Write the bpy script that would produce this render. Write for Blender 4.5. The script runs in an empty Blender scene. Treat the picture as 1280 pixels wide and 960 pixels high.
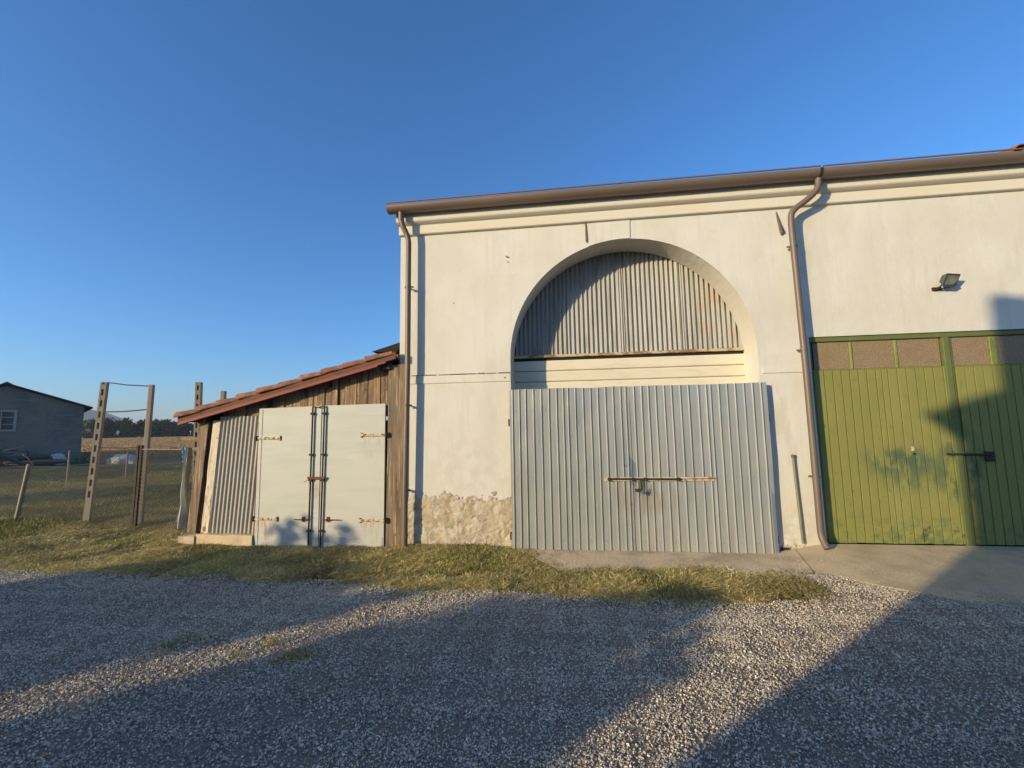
import bpy, bmesh, math, random
import numpy as np
from mathutils import Vector, Matrix, Euler, noise as mn
R = math.radians
SC = bpy.context.scene
COL = SC.collection
random.seed(7)
rng = np.random.default_rng(7)

# ------------------------------------------------------------------ camera, world, sun, exposure
cam = bpy.data.cameras.new('camera')
camo = bpy.data.objects.new('camera', cam)
COL.objects.link(camo)
SC.camera = camo
cam.sensor_width = 36
cam.lens = 533.8855 * 36 / 1280
cam.clip_start = .05
cam.clip_end = 8000
yaw, pit, rol = .12396135, .10175214, -.01729159
fw = Vector((-math.sin(yaw) * math.cos(pit), math.cos(yaw) * math.cos(pit), math.sin(pit)))
r0 = Vector((math.cos(yaw), math.sin(yaw), 0))
u0 = r0.cross(fw)
r1 = math.cos(rol) * r0 + math.sin(rol) * u0
u1 = -math.sin(rol) * r0 + math.cos(rol) * u0
m = Matrix((r1, u1, -fw)).transposed().to_4x4()
m.translation = (0, -6.0936, 1.55)
camo.matrix_world = m

SUN_AZ, SUN_EL = R(48), R(12.6)          # towards the sun: (-sin az, -cos az)
w = bpy.data.worlds.new('World')
SC.world = w
w.use_nodes = True
nt = w.node_tree
sky = nt.nodes.new('ShaderNodeTexSky')
sky.sky_type = 'NISHITA'
sky.sun_disc = False
sky.sun_elevation = SUN_EL
sky.sun_rotation = R(180) + SUN_AZ
sky.altitude = 0
sky.air_density = 1.0
sky.dust_density = 1.0
sky.ozone_density = 6.0
bg = nt.nodes['Background']
bg.inputs[1].default_value = .15
hsv = nt.nodes.new('ShaderNodeHueSaturation'); hsv.inputs['Saturation'].default_value = 1.045; hsv.inputs['Value'].default_value = 1.03
nt.links.new(sky.outputs[0], hsv.inputs['Color']); nt.links.new(hsv.outputs[0], bg.inputs[0])

sl = bpy.data.lights.new('sun', 'SUN')
sl.energy = 3.55
sl.angle = R(.55)
sl.color = (1, .80, .48)
so = bpy.data.objects.new('sun', sl)
COL.objects.link(so)
S = Vector((-math.sin(SUN_AZ) * math.cos(SUN_EL), -math.cos(SUN_AZ) * math.cos(SUN_EL), math.sin(SUN_EL)))
so.rotation_euler = S.to_track_quat('Z', 'Y').to_euler()
so.location = S * 40

SC.view_settings.view_transform = 'Standard'
SC.view_settings.look = 'None'
SC.view_settings.gamma = 1
SC.view_settings.use_curve_mapping = False
SC.view_settings.exposure = .70

# ------------------------------------------------------------------ material helper
def M(name, base, rough=.8, metal=0, layers=(), bump=(), rand=0, tint=None, spec=.4, twosided=0):
    """layers: (scale, colour, low, high, amount, stretch) noise-masked colours; bump: (scale, strength, distance, stretch)"""
    mt = bpy.data.materials.new(name)
    mt.use_nodes = True
    t = mt.node_tree
    N, L = t.nodes, t.links
    b = N['Principled BSDF']
    b.inputs['Roughness'].default_value = rough
    b.inputs['Metallic'].default_value = metal
    b.inputs['Specular IOR Level'].default_value = spec
    tc = N.new('ShaderNodeTexCoord')
    oi = N.new('ShaderNodeObjectInfo')
    off = N.new('ShaderNodeVectorMath'); off.operation = 'MULTIPLY_ADD'
    cmb = N.new('ShaderNodeCombineXYZ')
    for i in range(3): L.new(oi.outputs['Random'], cmb.inputs[i])
    L.new(cmb.outputs[0], off.inputs[0])
    off.inputs[1].default_value = (37, 53, 71) if rand else (0, 0, 0)
    L.new(tc.outputs['Object'], off.inputs[2])
    P = off.outputs[0]
    def nz(scale, stretch, detail=6, rgh=.6):
        mp = N.new('ShaderNodeMapping')
        mp.inputs['Scale'].default_value = stretch or (1, 1, 1)
        L.new(P, mp.inputs['Vector'])
        n = N.new('ShaderNodeTexNoise')
        n.inputs['Scale'].default_value = scale
        n.inputs['Detail'].default_value = detail
        n.inputs['Roughness'].default_value = rgh
        L.new(mp.outputs[0], n.inputs['Vector'])
        return n.outputs['Fac']
    if tint:
        a = N.new('ShaderNodeAttribute'); a.attribute_name = tint
        cur = a.outputs['Color']
    else:
        rgb = N.new('ShaderNodeRGB'); rgb.outputs[0].default_value = (*base, 1)
        cur = rgb.outputs[0]
    for ly in layers:
        sc, colr, lo, hi, amt = ly[:5]
        stt = ly[5] if len(ly) > 5 else None
        f = nz(sc, stt)
        mr = N.new('ShaderNodeMapRange'); mr.interpolation_type = 'SMOOTHSTEP'
        mr.inputs['From Min'].default_value = lo; mr.inputs['From Max'].default_value = hi
        mr.inputs['To Max'].default_value = amt
        L.new(f, mr.inputs['Value'])
        fac = mr.outputs[0]
        if len(ly) > 6:                       # extra mask: (axis, from, to) along an object axis
            ax, c0, c1 = ly[6]
            sx = N.new('ShaderNodeSeparateXYZ'); L.new(tc.outputs['Object'], sx.inputs[0])
            m2 = N.new('ShaderNodeMapRange'); m2.interpolation_type = 'SMOOTHSTEP'
            m2.inputs['From Min'].default_value = c0; m2.inputs['From Max'].default_value = c1
            L.new(sx.outputs[ax], m2.inputs['Value'])
            mu = N.new('ShaderNodeMath'); mu.operation = 'MULTIPLY'
            L.new(fac, mu.inputs[0]); L.new(m2.outputs[0], mu.inputs[1])
            fac = mu.outputs[0]
        if len(ly) > 7:                       # local stain: (centre, radii)
            c, rad = ly[7]
            mp = N.new('ShaderNodeMapping'); mp.vector_type = 'TEXTURE'
            mp.inputs['Location'].default_value = c; mp.inputs['Scale'].default_value = rad
            L.new(tc.outputs['Object'], mp.inputs[0])
            ln = N.new('ShaderNodeVectorMath'); ln.operation = 'LENGTH'
            L.new(mp.outputs[0], ln.inputs[0])
            m3 = N.new('ShaderNodeMapRange'); m3.interpolation_type = 'SMOOTHSTEP'
            m3.inputs['From Min'].default_value = 1.15; m3.inputs['From Max'].default_value = .35
            L.new(ln.outputs['Value'], m3.inputs['Value'])
            mu = N.new('ShaderNodeMath'); mu.operation = 'MULTIPLY'
            L.new(fac, mu.inputs[0]); L.new(m3.outputs[0], mu.inputs[1])
            fac = mu.outputs[0]
        mx = N.new('ShaderNodeMix'); mx.data_type = 'RGBA'
        L.new(fac, mx.inputs['Factor'])
        L.new(cur, mx.inputs['A'])
        mx.inputs['B'].default_value = (*colr, 1)
        cur = mx.outputs['Result']
    if rand:
        hs = N.new('ShaderNodeHueSaturation')
        mr = N.new('ShaderNodeMapRange')
        mr.inputs['To Min'].default_value = 1 - rand; mr.inputs['To Max'].default_value = 1 + rand
        L.new(oi.outputs['Random'], mr.inputs['Value'])
        L.new(mr.outputs[0], hs.inputs['Value'])
        L.new(cur, hs.inputs['Color'])
        cur = hs.outputs[0]
    L.new(cur, b.inputs['Base Color'])
    last = None
    for bp in bump:
        f = nz(bp[0], bp[3] if len(bp) > 3 else None, 8, .65)
        bn = N.new('ShaderNodeBump')
        bn.inputs['Strength'].default_value = bp[1]
        bn.inputs['Distance'].default_value = bp[2]
        L.new(f, bn.inputs['Height'])
        if last: L.new(last, bn.inputs['Normal'])
        last = bn.outputs[0]
    if last: L.new(last, b.inputs['Normal'])
    if twosided:                              # thin leaf: some light comes through
        tr = N.new('ShaderNodeBsdfTranslucent'); L.new(cur, tr.inputs[0])
        ms = N.new('ShaderNodeMixShader'); ms.inputs[0].default_value = twosided
        L.new(b.outputs[0], ms.inputs[1]); L.new(tr.outputs[0], ms.inputs[2])
        L.new(ms.outputs[0], N['Material Output'].inputs[0])
    return mt

MAT = {}
MAT['plaster'] = M('plaster', (.62, .60, .535), .9, 0, [
    (3, (.47, .43, .355), .36, .56, .55, (1.2, 1, .5), (0, -50, -49), ((3.33, 0, 4.0), (.22, 9, .75))),
    (6, (.42, .37, .29), .42, .58, .7, None, (0, -50, -49), ((2.9, 0, .1), (.5, 9, .55))),
    (4, (.50, .45, .37), .40, .60, .55, None, (0, -50, -49), ((-1.3, 0, .95), (.9, 9, .45))),
    (5, (.50, .45, .36), .44, .60, .5, (1, 1, .3), (0, -50, -49), ((-.95, 0, 2.0), (.35, 9, .8))),
    (5, (.49, .44, .36), .46, .62, .5, (1, 1, .3), (0, -50, -49), ((2.85, 0, 1.6), (.35, 9, 1.0))),
    (2, (.52, .485, .41), .42, .62, .5, (1, 1, .6), (0, -50, -49), ((6.0, 0, 3.6), (2.2, 9, .9))),
    (7, (.54, .49, .40), .50, .70, .45, (1.6, 1, .12)), (28, (.50, .45, .36), .66, .74, .6), (.45, (.60, .57, .49), .45, .62, .5),
    (.9, (.57, .535, .45), .42, .66, .8), (3.5, (.555, .505, .405), .52, .74, .5), (1.1, (.54, .505, .435), .5, .72, .45, (2.2, 1, .35)),
    (14, (.60, .54, .43), .62, .76, .5), (7, (.50, .42, .30), .47, .68, .7, None, (2, .75, .0)), (2.2, (.62, .55, .42), .5, .62, .5, None, (2, 1.4, .3))],
    [(2.2, .5, .03), (26, .35, .006), (140, .3, .002)])
MAT['mould'] = M('moulding_plaster', (.62, .575, .47), .9, 0, [(4, (.62, .54, .40), .5, .72, .6, (.3, 1, 1))], [(30, .3, .004)])
MAT['render'] = M('exposed_render', (.40, .325, .225), .95, 0, [
    (5.5, (.56, .51, .41), .45, .60, .85), (17, (.55, .50, .40), .54, .62, .7), (24, (.24, .185, .115), .57, .70, .75), (2.6, (.50, .41, .28), .52, .62, .8), (60, (.50, .42, .29), .55, .68, .6)],
    [(16, .8, .02), (75, .8, .007), (240, .5, .003)])
MAT['galv'] = M('galvanised_sheet', (.40, .40, .36), .40, .38, [
    (2.0, (.36, .38, .375), .42, .62, .7), (90, (.47, .50, .50), .52, .66, .35), (1.4, (.46, .47, .43), .5, .7, .6, (4, 1, .3)),
    (30, (.62, .64, .63), .71, .76, .7), (10, (.30, .20, .12), .40, .58, .6, (1.5, 1, .15), (0, -50, -49), ((1.0, 0, .58), (.55, 9, .26))), (16, (.36, .30, .22), .5, .64, .6, (1, 1, .2), (2, .22, -.12)), (7, (.30, .315, .31), .48, .62, .5, (3, 1, .12))],
    [(3.0, .25, .02), (220, .05, .001)], rand=.035)
MAT['galv_frame'] = M('galvanised_frame', (.22, .26, .31), .5, .5, [(5, (.30, .28, .25), .5, .7, .6)], [(60, .2, .002)])
MAT['corr'] = M('weathered_corrugated_sheet', (.315, .31, .285), .6, .25, [
    (3, (.205, .195, .165), .45, .7, .75, (6, 1, .5)), (9, (.40, .385, .34), .5, .7, .6, (4, 1, .25)), (2.2, (.34, .235, .13), .5, .68, .75, None, (0, 1.3, 2.6)),
    (24, (.22, .17, .12), .63, .75, .6)], [(40, .25, .003), (8, .2, .006)], rand=.06)
MAT['corr2'] = M('grey_corrugated_fibre_sheet', (.39, .355, .29), .85, 0, [
    (3, (.32, .30, .25), .45, .7, .7, (5, 1, .4)), (26, (.52, .49, .41), .55, .7, .5)], [(60, .4, .003)])
MAT['slat'] = M('beige_roller_slat', (.66, .60, .46), .5, 0, [(3, (.56, .50, .38), .45, .7, .6, (1, 1, 4)), (40, (.45, .40, .30), .66, .76, .4)], [(9, .15, .006)], rand=.03)
MAT['rust'] = M('rusty_iron', (.135, .062, .032), .9, .1, [(30, (.26, .115, .05), .5, .66, .8), (12, (.05, .032, .025), .52, .68, .7)], [(90, .6, .004)])
MAT['ledge'] = M('rust_stained_ledge', (.50, .40, .26), .85, 0, [(7, (.22, .105, .05), .46, .58, .9, (.6, 1, 1)), (25, (.13, .07, .04), .55, .7, .7)], [(50, .5, .004)])
MAT['plate'] = M('worn_plate', (.52, .45, .33), .8, 0, [(18, (.28, .13, .06), .5, .62, .85), (60, (.62, .58, .46), .55, .7, .6)], [(80, .4, .003)])
MAT['strap'] = M('painted_strap_rust', (.58, .50, .36), .8, 0, [(22, (.25, .10, .045), .46, .56, .95), (60, (.12, .06, .035), .6, .72, .7)], [(70, .5, .003)])
MAT['gutter'] = M('brown_painted_metal', (.195, .145, .112), .45, .25, [(4, (.24, .165, .12), .45, .7, .7, (.4, 1, 1)), (30, (.28, .215, .16), .6, .74, .5)], [(12, .1, .004)])
MAT['pipe'] = M('brown_painted_pipe', (.155, .122, .096), .5, .2, [(5, (.15, .105, .08), .45, .7, .7), (40, (.27, .215, .155), .58, .72, .5)], [(30, .15, .003)])
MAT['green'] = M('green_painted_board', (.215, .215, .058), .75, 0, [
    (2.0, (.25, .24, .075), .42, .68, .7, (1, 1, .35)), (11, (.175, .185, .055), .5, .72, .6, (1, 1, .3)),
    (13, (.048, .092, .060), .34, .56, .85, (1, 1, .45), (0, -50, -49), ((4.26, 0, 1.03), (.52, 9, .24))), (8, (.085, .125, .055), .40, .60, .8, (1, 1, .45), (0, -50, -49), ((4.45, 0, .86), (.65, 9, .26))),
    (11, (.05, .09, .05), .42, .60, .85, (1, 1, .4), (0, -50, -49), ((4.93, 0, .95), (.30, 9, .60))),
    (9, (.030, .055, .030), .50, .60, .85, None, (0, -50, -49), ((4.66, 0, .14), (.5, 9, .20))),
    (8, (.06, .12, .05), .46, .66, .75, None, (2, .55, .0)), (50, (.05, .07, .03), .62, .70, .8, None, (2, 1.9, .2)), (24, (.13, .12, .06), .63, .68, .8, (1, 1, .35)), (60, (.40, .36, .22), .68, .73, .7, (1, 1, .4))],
    [(30, .3, .004, (1, 1, .2)), (150, .25, .0015)])
MAT['greenframe'] = M('dark_green_frame', (.115, .140, .045), .7, 0, [(8, (.16, .175, .055), .5, .7, .7)], [(60, .3, .002)])
MAT['muntin'] = M('light_green_frame', (.22, .25, .06), .6, 0, [(9, (.13, .16, .05), .5, .7, .7)], [(60, .3, .002)])
MAT['wired'] = M('obscured_glass_glints', (.26, .195, .115), .7, 0, [(80, (.17, .125, .08), .46, .58, .7), (95, (.52, .41, .27), .55, .64, .75), (5, (.20, .14, .08), .5, .7, .5)], [(110, .8, .006)], spec=.15)  # glitter of the textured panes painted in as pale specks
MAT['whitedoor'] = M('white_painted_door', (.49, .49, .43), .6, 0, [
    (14, (.30, .17, .09), .42, .60, .7, (1, 1, .2), (0, -50, -49), ((-4.48, 0, .12), (.20, 9, .22))), (14, (.30, .17, .09), .42, .60, .7, (1, 1, .2), (0, -50, -49), ((-2.82, 0, .12), (.20, 9, .22))), (14, (.32, .20, .11), .46, .60, .55, (1, 1, .2), (0, -50, -49), ((-2.82, 0, 1.33), (.20, 9, .22))), (14, (.30, .18, .10), .46, .60, .6, (1, 1, .2), (0, -50, -49), ((-3.68, 0, .70), (.16, 9, .22))),
    (20, (.36, .33, .27), .54, .62, .8, (.35, 1, 2.5), (2, .35, -.15)),
    (2.2, (.44, .445, .39), .42, .66, .8, (.4, 1, 2.5)), (9, (.55, .54, .46), .55, .74, .55, (.3, 1, 3)), (26, (.40, .38, .31), .60, .70, .8, (.5, 1, 1.6), (2, .6, -.05)),
    (60, (.48, .43, .33), .66, .74, .6), (3.6, (.44, .45, .43), .46, .62, .6, None, (2, .35, -.1))],
    [(5, .3, .008, (.3, 1, 3)), (60, .3, .003, (.4, 1, 2))])
WOODB = [(38, .7, .008, (1, 1, .07)), (150, .5, .003, (1, 1, .1))]
MAT['wood'] = M('weathered_wood', (.27, .172, .098), .9, 0, [
    (16, (.105, .070, .040), .48, .64, .9, (1, 1, .09)), (40, (.52, .42, .26), .54, .66, .8, (1, 1, .07)), (22, (.06, .04, .025), .62, .70, .9, (1, 1, .5)), (6, (.13, .10, .07), .5, .68, .6, (1, 1, .5))], WOODB, rand=.28)
MAT['woodpost'] = M('weathered_timber_post', (.225, .158, .098), .92, 0, [
    (20, (.095, .066, .040), .45, .64, .85, (1, 1, .05)), (50, (.46, .36, .225), .53, .66, .8, (1, 1, .05)), (18, (.07, .05, .032), .60, .70, .85, (1, 1, .35)), (5, (.15, .125, .095), .48, .66, .7, (1, 1, .4))], WOODB)
MAT['peel'] = M('peeling_cream_board', (.62, .53, .37), .85, 0, [(13, (.20, .12, .07), .545, .60, .95, (1, 1, .4), (2, 1.5, -.2)), (40, (.30, .18, .10), .6, .66, .9, (1, 1, .4)), (6, (.70, .62, .47), .5, .65, .6)], [(26, .6, .006, (1, 1, .4))])
MAT['redwood'] = M('red_brown_board', (.16, .055, .032), .9, 0, [(20, (.08, .03, .02), .5, .66, .8, (1, 1, .1))], [(50, .5, .003)])
MAT['darkwood'] = M('dark_old_timber', (.06, .043, .030), .95, 0, [(12, (.10, .075, .05), .5, .7, .7, (.2, 1, 1))], [(40, .5, .005)])
MAT['tile'] = M('terracotta_tile', (.215, .088, .052), .9, 0, [
    (5, (.16, .075, .048), .42, .64, .8), (13, (.34, .165, .095), .5, .66, .7), (22, (.075, .062, .045), .56, .68, .85), (40, (.40, .33, .22), .66, .73, .8)], [(30, .5, .006), (150, .4, .002)], rand=.22)
MAT['verge'] = M('mottled_verge_board', (.155, .070, .045), .92, 0, [(14, (.085, .065, .045), .47, .62, .85, (.6, 1, 1)), (40, (.20, .16, .10), .6, .7, .6)], [(40, .5, .005)])
MAT['redstrip'] = M('red_painted_strip', (.24, .058, .036), .7, 0, [(10, (.14, .045, .03), .5, .68, .8), (40, (.42, .18, .11), .62, .72, .6)], [(40, .3, .003)])
MAT['concrete'] = M('old_concrete', (.63, .49, .305), .95, 0, [(3, (.44, .35, .235), .42, .66, .8), (11, (.60, .50, .36), .5, .7, .6), (36, (.23, .20, .15), .6, .72, .6), (1.6, (.27, .22, .15), .5, .68, .5)], [(12, .5, .016), (90, .9, .008), (260, .7, .003)])
MAT['concrete2'] = M('pebbly_concrete', (.66, .52, .32), .95, 0, [(3, (.47, .37, .235), .42, .66, .8), (70, (.50, .43, .32), .55, .66, .8), (110, (.17, .14, .10), .55, .66, .8), (1.4, (.55, .46, .33), .5, .68, .6)], [(12, .4, .012), (70, 1, .016), (180, .9, .006)])
MAT['concpost'] = M('concrete_post', (.30, .245, .18), .95, 0, [(6, (.27, .22, .16), .45, .66, .8), (30, (.20, .165, .12), .58, .7, .7)], [(40, .6, .006)])
MAT['gravel'] = M('gravel_bed', (.27, .225, .17), .95, 0, [(160, (.40, .37, .32), .54, .66, .9), (210, (.06, .052, .045), .52, .64, .85), (1.2, (.26, .235, .20), .45, .68, .5), (85, (.30, .28, .25), .55, .66, .7)], [(120, 1, .012), (300, .6, .004)])
MAT['stone'] = M('gravel_stone', (.3, .3, .3), .9, 0, (), [(200, .3, .002)], tint='tint')
MAT['soil'] = M('dry_grass_ground', (.34, .255, .115), .98, 0, [
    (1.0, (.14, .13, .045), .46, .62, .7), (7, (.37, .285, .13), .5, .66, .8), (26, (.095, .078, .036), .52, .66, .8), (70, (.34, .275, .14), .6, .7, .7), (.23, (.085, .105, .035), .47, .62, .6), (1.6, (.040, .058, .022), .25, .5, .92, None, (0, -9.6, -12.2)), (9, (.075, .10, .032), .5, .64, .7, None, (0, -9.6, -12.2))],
    [(6, .6, .04), (50, .8, .015)])
MAT['blade'] = M('grass_blade', (.2, .2, .05), .8, 0, (), (), tint='tint', twosided=.25, spec=.2)
MAT['field'] = M('stubble_field_soil', (.36, .235, .125), .95, 0, [(.9, (.22, .14, .075), .47, .62, .8), (.35, (.45, .31, .17), .5, .65, .7), (3, (.52, .39, .22), .58, .68, .8)], [(1.5, .8, .12)])
MAT['leaf'] = M('tree_leaf', (.05, .075, .022), .8, 0, (), (), tint='tint', twosided=.2, spec=.25)
MAT['bark'] = M('bark', (.12, .085, .055), .95, 0, [(8, (.06, .045, .03), .5, .65, .8, (1, 1, .2))], [(20, .8, .02)])
MAT['hill'] = M('wooded_hill', (.060, .075, .040), .95, 0, [(.02, (.10, .10, .055), .5, .62, .8), (.08, (.035, .05, .025), .5, .62, .8)], [(.08, .8, 3)])
MAT['block'] = M('grey_block_wall', (.27, .205, .155), .95, 0, [(.8, (.17, .145, .125), .45, .65, .8), (5, (.28, .24, .20), .5, .66, .7, (.3, .3, 2)), (16, (.12, .10, .088), .58, .7, .6)], [(5, .5, .03, (.4, .4, 3)), (25, .5, .01)])
MAT['eternit'] = M('grey_roof_sheet', (.06, .055, .05), .9, 0, [(2, (.085, .075, .065), .5, .65, .7)], [(20, .4, .01)])
MAT['winframe'] = M('pale_window_frame', (.40, .38, .31), .7, 0, [(12, (.45, .42, .34), .5, .66, .6)])
MAT['winglass'] = M('dark_window_glass', (.035, .042, .04), .1, 0, [(2, (.06, .065, .06), .45, .65, .7)], spec=.6)
MAT['housepl'] = M('ochre_house_plaster', (.50, .42, .30), .9, 0, [(1.5, (.43, .36, .25), .45, .65, .7)], [(30, .3, .005)])
MAT['lamp_body'] = M('grey_lamp_housing', (.10, .10, .088), .55, .3, [(20, (.17, .165, .14), .5, .7, .6)])
MAT['lamp_glass'] = M('lamp_glass', (.24, .24, .18), .08, 0, [(6, (.42, .41, .30), .45, .65, .8)], spec=.8)
MAT['tarp'] = M('dirty_white_plastic', (.66, .64, .57), .6, 0, [(6, (.46, .43, .35), .48, .66, .8, (1, 1, .3))], [(10, .6, .02, (1, 1, .25))], twosided=.2)
MAT['bluetarp'] = M('blue_plastic', (.14, .36, .58), .5, 0, [(8, (.36, .50, .62), .5, .68, .7)])
MAT['wire'] = M('fence_wire', (.075, .07, .058), .7, .3)
MAT['iron'] = M('dark_iron', (.045, .036, .030), .8, .3, [(30, (.12, .065, .035), .52, .68, .8)], [(80, .4, .003)])
MAT['pipegreen'] = M('old_grey_green_pipe', (.20, .205, .135), .7, .2, [(12, (.10, .09, .055), .48, .64, .8, (1, 1, .4)), (35, (.33, .32, .24), .6, .7, .6)], [(50, .3, .003)])
MAT['padlock'] = M('teal_padlock', (.05, .17, .17), .45, .3)
MAT['brass'] = M('worn_shackle', (.30, .28, .22), .4, .7)
MAT['black'] = M('inner_dark', (.02, .018, .015), .95)
MAT['mark_shade'] = M('dark_mark_and_shade', (.13, .105, .075), .95, 0, [(30, (.22, .19, .14), .5, .65, .6)])  # dark wall marks; also the painted shade of the slot by the keystone
MAT['log'] = M('grey_log', (.12, .105, .09), .95, 0, [(9, (.12, .10, .08), .48, .66, .8)], [(20, .6, .02)])

# ------------------------------------------------------------------ mesh helpers
class MB:
    def __init__(s): s.v = []; s.f = []; s.sm = []
    def quad(s, a, b, c, d):
        n = len(s.v); s.v += [tuple(a), tuple(b), tuple(c), tuple(d)]; s.f.append((n, n+1, n+2, n+3)); s.sm.append(False); return s
    def box(s, x0, x1, y0, y1, z0, z1, mat=None, bev=0):
        if bev:
            return s.bevbox(x0, x1, y0, y1, z0, z1, bev, mat)
        P = [(x0,y0,z0),(x1,y0,z0),(x1,y1,z0),(x0,y1,z0),(x0,y0,z1),(x1,y0,z1),(x1,y1,z1),(x0,y1,z1)]
        return s.hexa(P, mat)
    def hexa(s, P, mat=None):
        n = len(s.v)
        s.v += [tuple(mat @ Vector(p)) if mat else tuple(p) for p in P]
        for q in ((0,3,2,1),(4,5,6,7),(0,1,5,4),(1,2,6,5),(2,3,7,6),(3,0,4,7)):
            s.f.append(tuple(n+i for i in q)); s.sm.append(False)
        return s
    def bevbox(s, x0, x1, y0, y1, z0, z1, b, mat=None):
        bm = bmesh.new()
        bmesh.ops.create_cube(bm, size=1)
        for v in bm.verts:
            v.co = Vector((x0 if v.co.x < 0 else x1, y0 if v.co.y < 0 else y1, z0 if v.co.z < 0 else z1))
        bmesh.ops.bevel(bm, geom=bm.edges[:], offset=b, segments=1, affect='EDGES')
        return s.addbm(bm, mat)
    def addbm(s, bm, mat=None):
        n = len(s.v)
        bm.verts.index_update()
        s.v += [tuple(mat @ v.co) if mat else tuple(v.co) for v in bm.verts]
        for f in bm.faces:
            s.f.append(tuple(n + v.index for v in f.verts)); s.sm.append(f.smooth)
        bm.free(); return s
    def tube(s, path, r, n=8, cap=True, smooth=True):
        path = [Vector(p) for p in path]
        rs = r if isinstance(r, (list, tuple)) else [r] * len(path)
        base = len(s.v)
        up = None
        for i, p in enumerate(path):
            d = (path[min(i+1, len(path)-1)] - path[max(i-1, 0)])
            d = d.normalized() if d.length > 1e-9 else Vector((0,0,1))
            if up is None: up = d.orthogonal().normalized()
            up = (up - d * up.dot(d)).normalized()
            sd = d.cross(up)
            for k in range(n):
                a = 2 * math.pi * k / n
                s.v.append(tuple(p + (up * math.cos(a) + sd * math.sin(a)) * rs[i]))
        for i in range(len(path)-1):
            for k in range(n):
                a = base + i*n + k; b = base + i*n + (k+1) % n
                s.f.append((a, b, b+n, a+n)); s.sm.append(smooth)
        if cap:
            for ring, rv in ((base, True), (base + (len(path)-1)*n, False)):
                e = len(s.v); s.v += s.v[ring:ring+n]
                s.f.append(tuple(e + k for k in (reversed(range(n)) if rv else range(n)))); s.sm.append(False)
        return s
    def extrude_x(s, prof, x0, x1, closed=True, smooth=False):
        """prof: list of (y, z)"""
        n = len(s.v); k = len(prof)
        s.v += [(x0, y, z) for y, z in prof] + [(x1, y, z) for y, z in prof]
        for i in range(k if closed else k-1):
            j = (i+1) % k
            s.f.append((n+i, n+j, n+k+j, n+k+i)); s.sm.append(smooth)
        if closed:
            for o0, rv in ((n, False), (n+k, True)):
                e = len(s.v); s.v += s.v[o0:o0+k]
                s.f.append(tuple(e + i for i in (reversed(range(k)) if rv else range(k)))); s.sm.append(False)
        return s
    def extrude_z(s, prof, z0, z1, closed=False, smooth=False):
        """prof: list of (x, y)"""
        n = len(s.v); k = len(prof)
        s.v += [(x, y, z0) for x, y in prof] + [(x, y, z1) for x, y in prof]
        for i in range(k if closed else k-1):
            j = (i+1) % k
            s.f.append((n+i, n+j, n+k+j, n+k+i)); s.sm.append(smooth)
        return s
    def prism(s, pts, d):
        """pts: planar polygon, d: extrusion vector"""
        n = len(s.v); k = len(pts); d = Vector(d)
        s.v += [tuple(p) for p in pts] + [tuple(Vector(p) + d) for p in pts]
        s.f.append(tuple(n+i for i in range(k))); s.sm.append(False)
        s.f.append(tuple(n+k+i for i in reversed(range(k)))); s.sm.append(False)
        for i in range(k):
            j = (i+1) % k
            s.f.append((n+j, n+i, n+k+i, n+k+j)); s.sm.append(False)
        return s
    def build(s, name, mat, parent=None, label=None, kind=None):
        me = bpy.data.meshes.new(name)
        me.from_pydata(s.v, [], s.f)
        me.polygons.foreach_set('use_smooth', s.sm)
        me.materials.append(MAT[mat] if isinstance(mat, str) else mat)
        me.update()
        bm = bmesh.new(); bm.from_mesh(me)
        bmesh.ops.recalc_face_normals(bm, faces=bm.faces); bm.to_mesh(me); bm.free()
        o = bpy.data.objects.new(name, me)
        COL.objects.link(o)
        if parent: o.parent = parent; o.matrix_parent_inverse = (Matrix.Translation(-GL[parent.name]) if parent.name in GL else Matrix())
        if label: o['label'] = label
        if kind: o['kind'] = kind
        return o
GL = {}
def thing(name, label, cat, loc=(0,0,0), group=None):
    o = bpy.data.objects.new(name, None); COL.objects.link(o)
    o.empty_display_size = .1
    o.location = loc; GL[o.name] = Vector(loc)
    o['label'] = label; o['category'] = cat
    if group: o['group'] = group
    return o
def tag(o, label, cat, group=None):
    o['label'] = label; o['category'] = cat
    if group: o['group'] = group
    return o
def mesh_raw(name, verts, faces, mat, parent=None, smooth=False, tint=None, link=True, kind=None):
    """verts (n,3) array, faces (m,k) array"""
    me = bpy.data.meshes.new(name)
    verts = np.asarray(verts, np.float32); faces = np.asarray(faces, np.int32)
    me.vertices.add(len(verts)); me.vertices.foreach_set('co', verts.ravel())
    mm, k = faces.shape
    me.loops.add(mm*k); me.loops.foreach_set('vertex_index', faces.ravel())
    me.polygons.add(mm)
    me.polygons.foreach_set('loop_start', np.arange(0, mm*k, k, dtype=np.int32))
    me.polygons.foreach_set('use_smooth', np.full(mm, smooth))
    me.materials.append(MAT[mat] if isinstance(mat, str) else mat)
    if tint is not None:
        a = me.attributes.new('tint', 'FLOAT_COLOR', 'POINT')
        a.data.foreach_set('color', np.c_[tint, np.ones(len(verts))].astype(np.float32).ravel())
    me.update(calc_edges=True); me.validate()
    o = bpy.data.objects.new(name, me)
    if link: COL.objects.link(o)
    if parent: o.parent = parent; o.matrix_parent_inverse = (Matrix.Translation(-GL[parent.name]) if parent.name in GL else Matrix())
    if kind: o['kind'] = kind
    return o
def smoothpath(pts, n=5, rad=.08):
    pts = [Vector(p) for p in pts]; out = [pts[0]]
    for i in range(1, len(pts)-1):
        a, b, c = pts[i-1], pts[i], pts[i+1]
        r1 = min(rad, (a-b).length*.45); r2 = min(rad, (c-b).length*.45)
        p = b + (a-b).normalized()*r1; q = b + (c-b).normalized()*r2
        for k in range(n+1):
            t = k/n; out.append(p*(1-t)**2 + b*2*t*(1-t) + q*t*t)
    out.append(pts[-1]); return out
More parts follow.
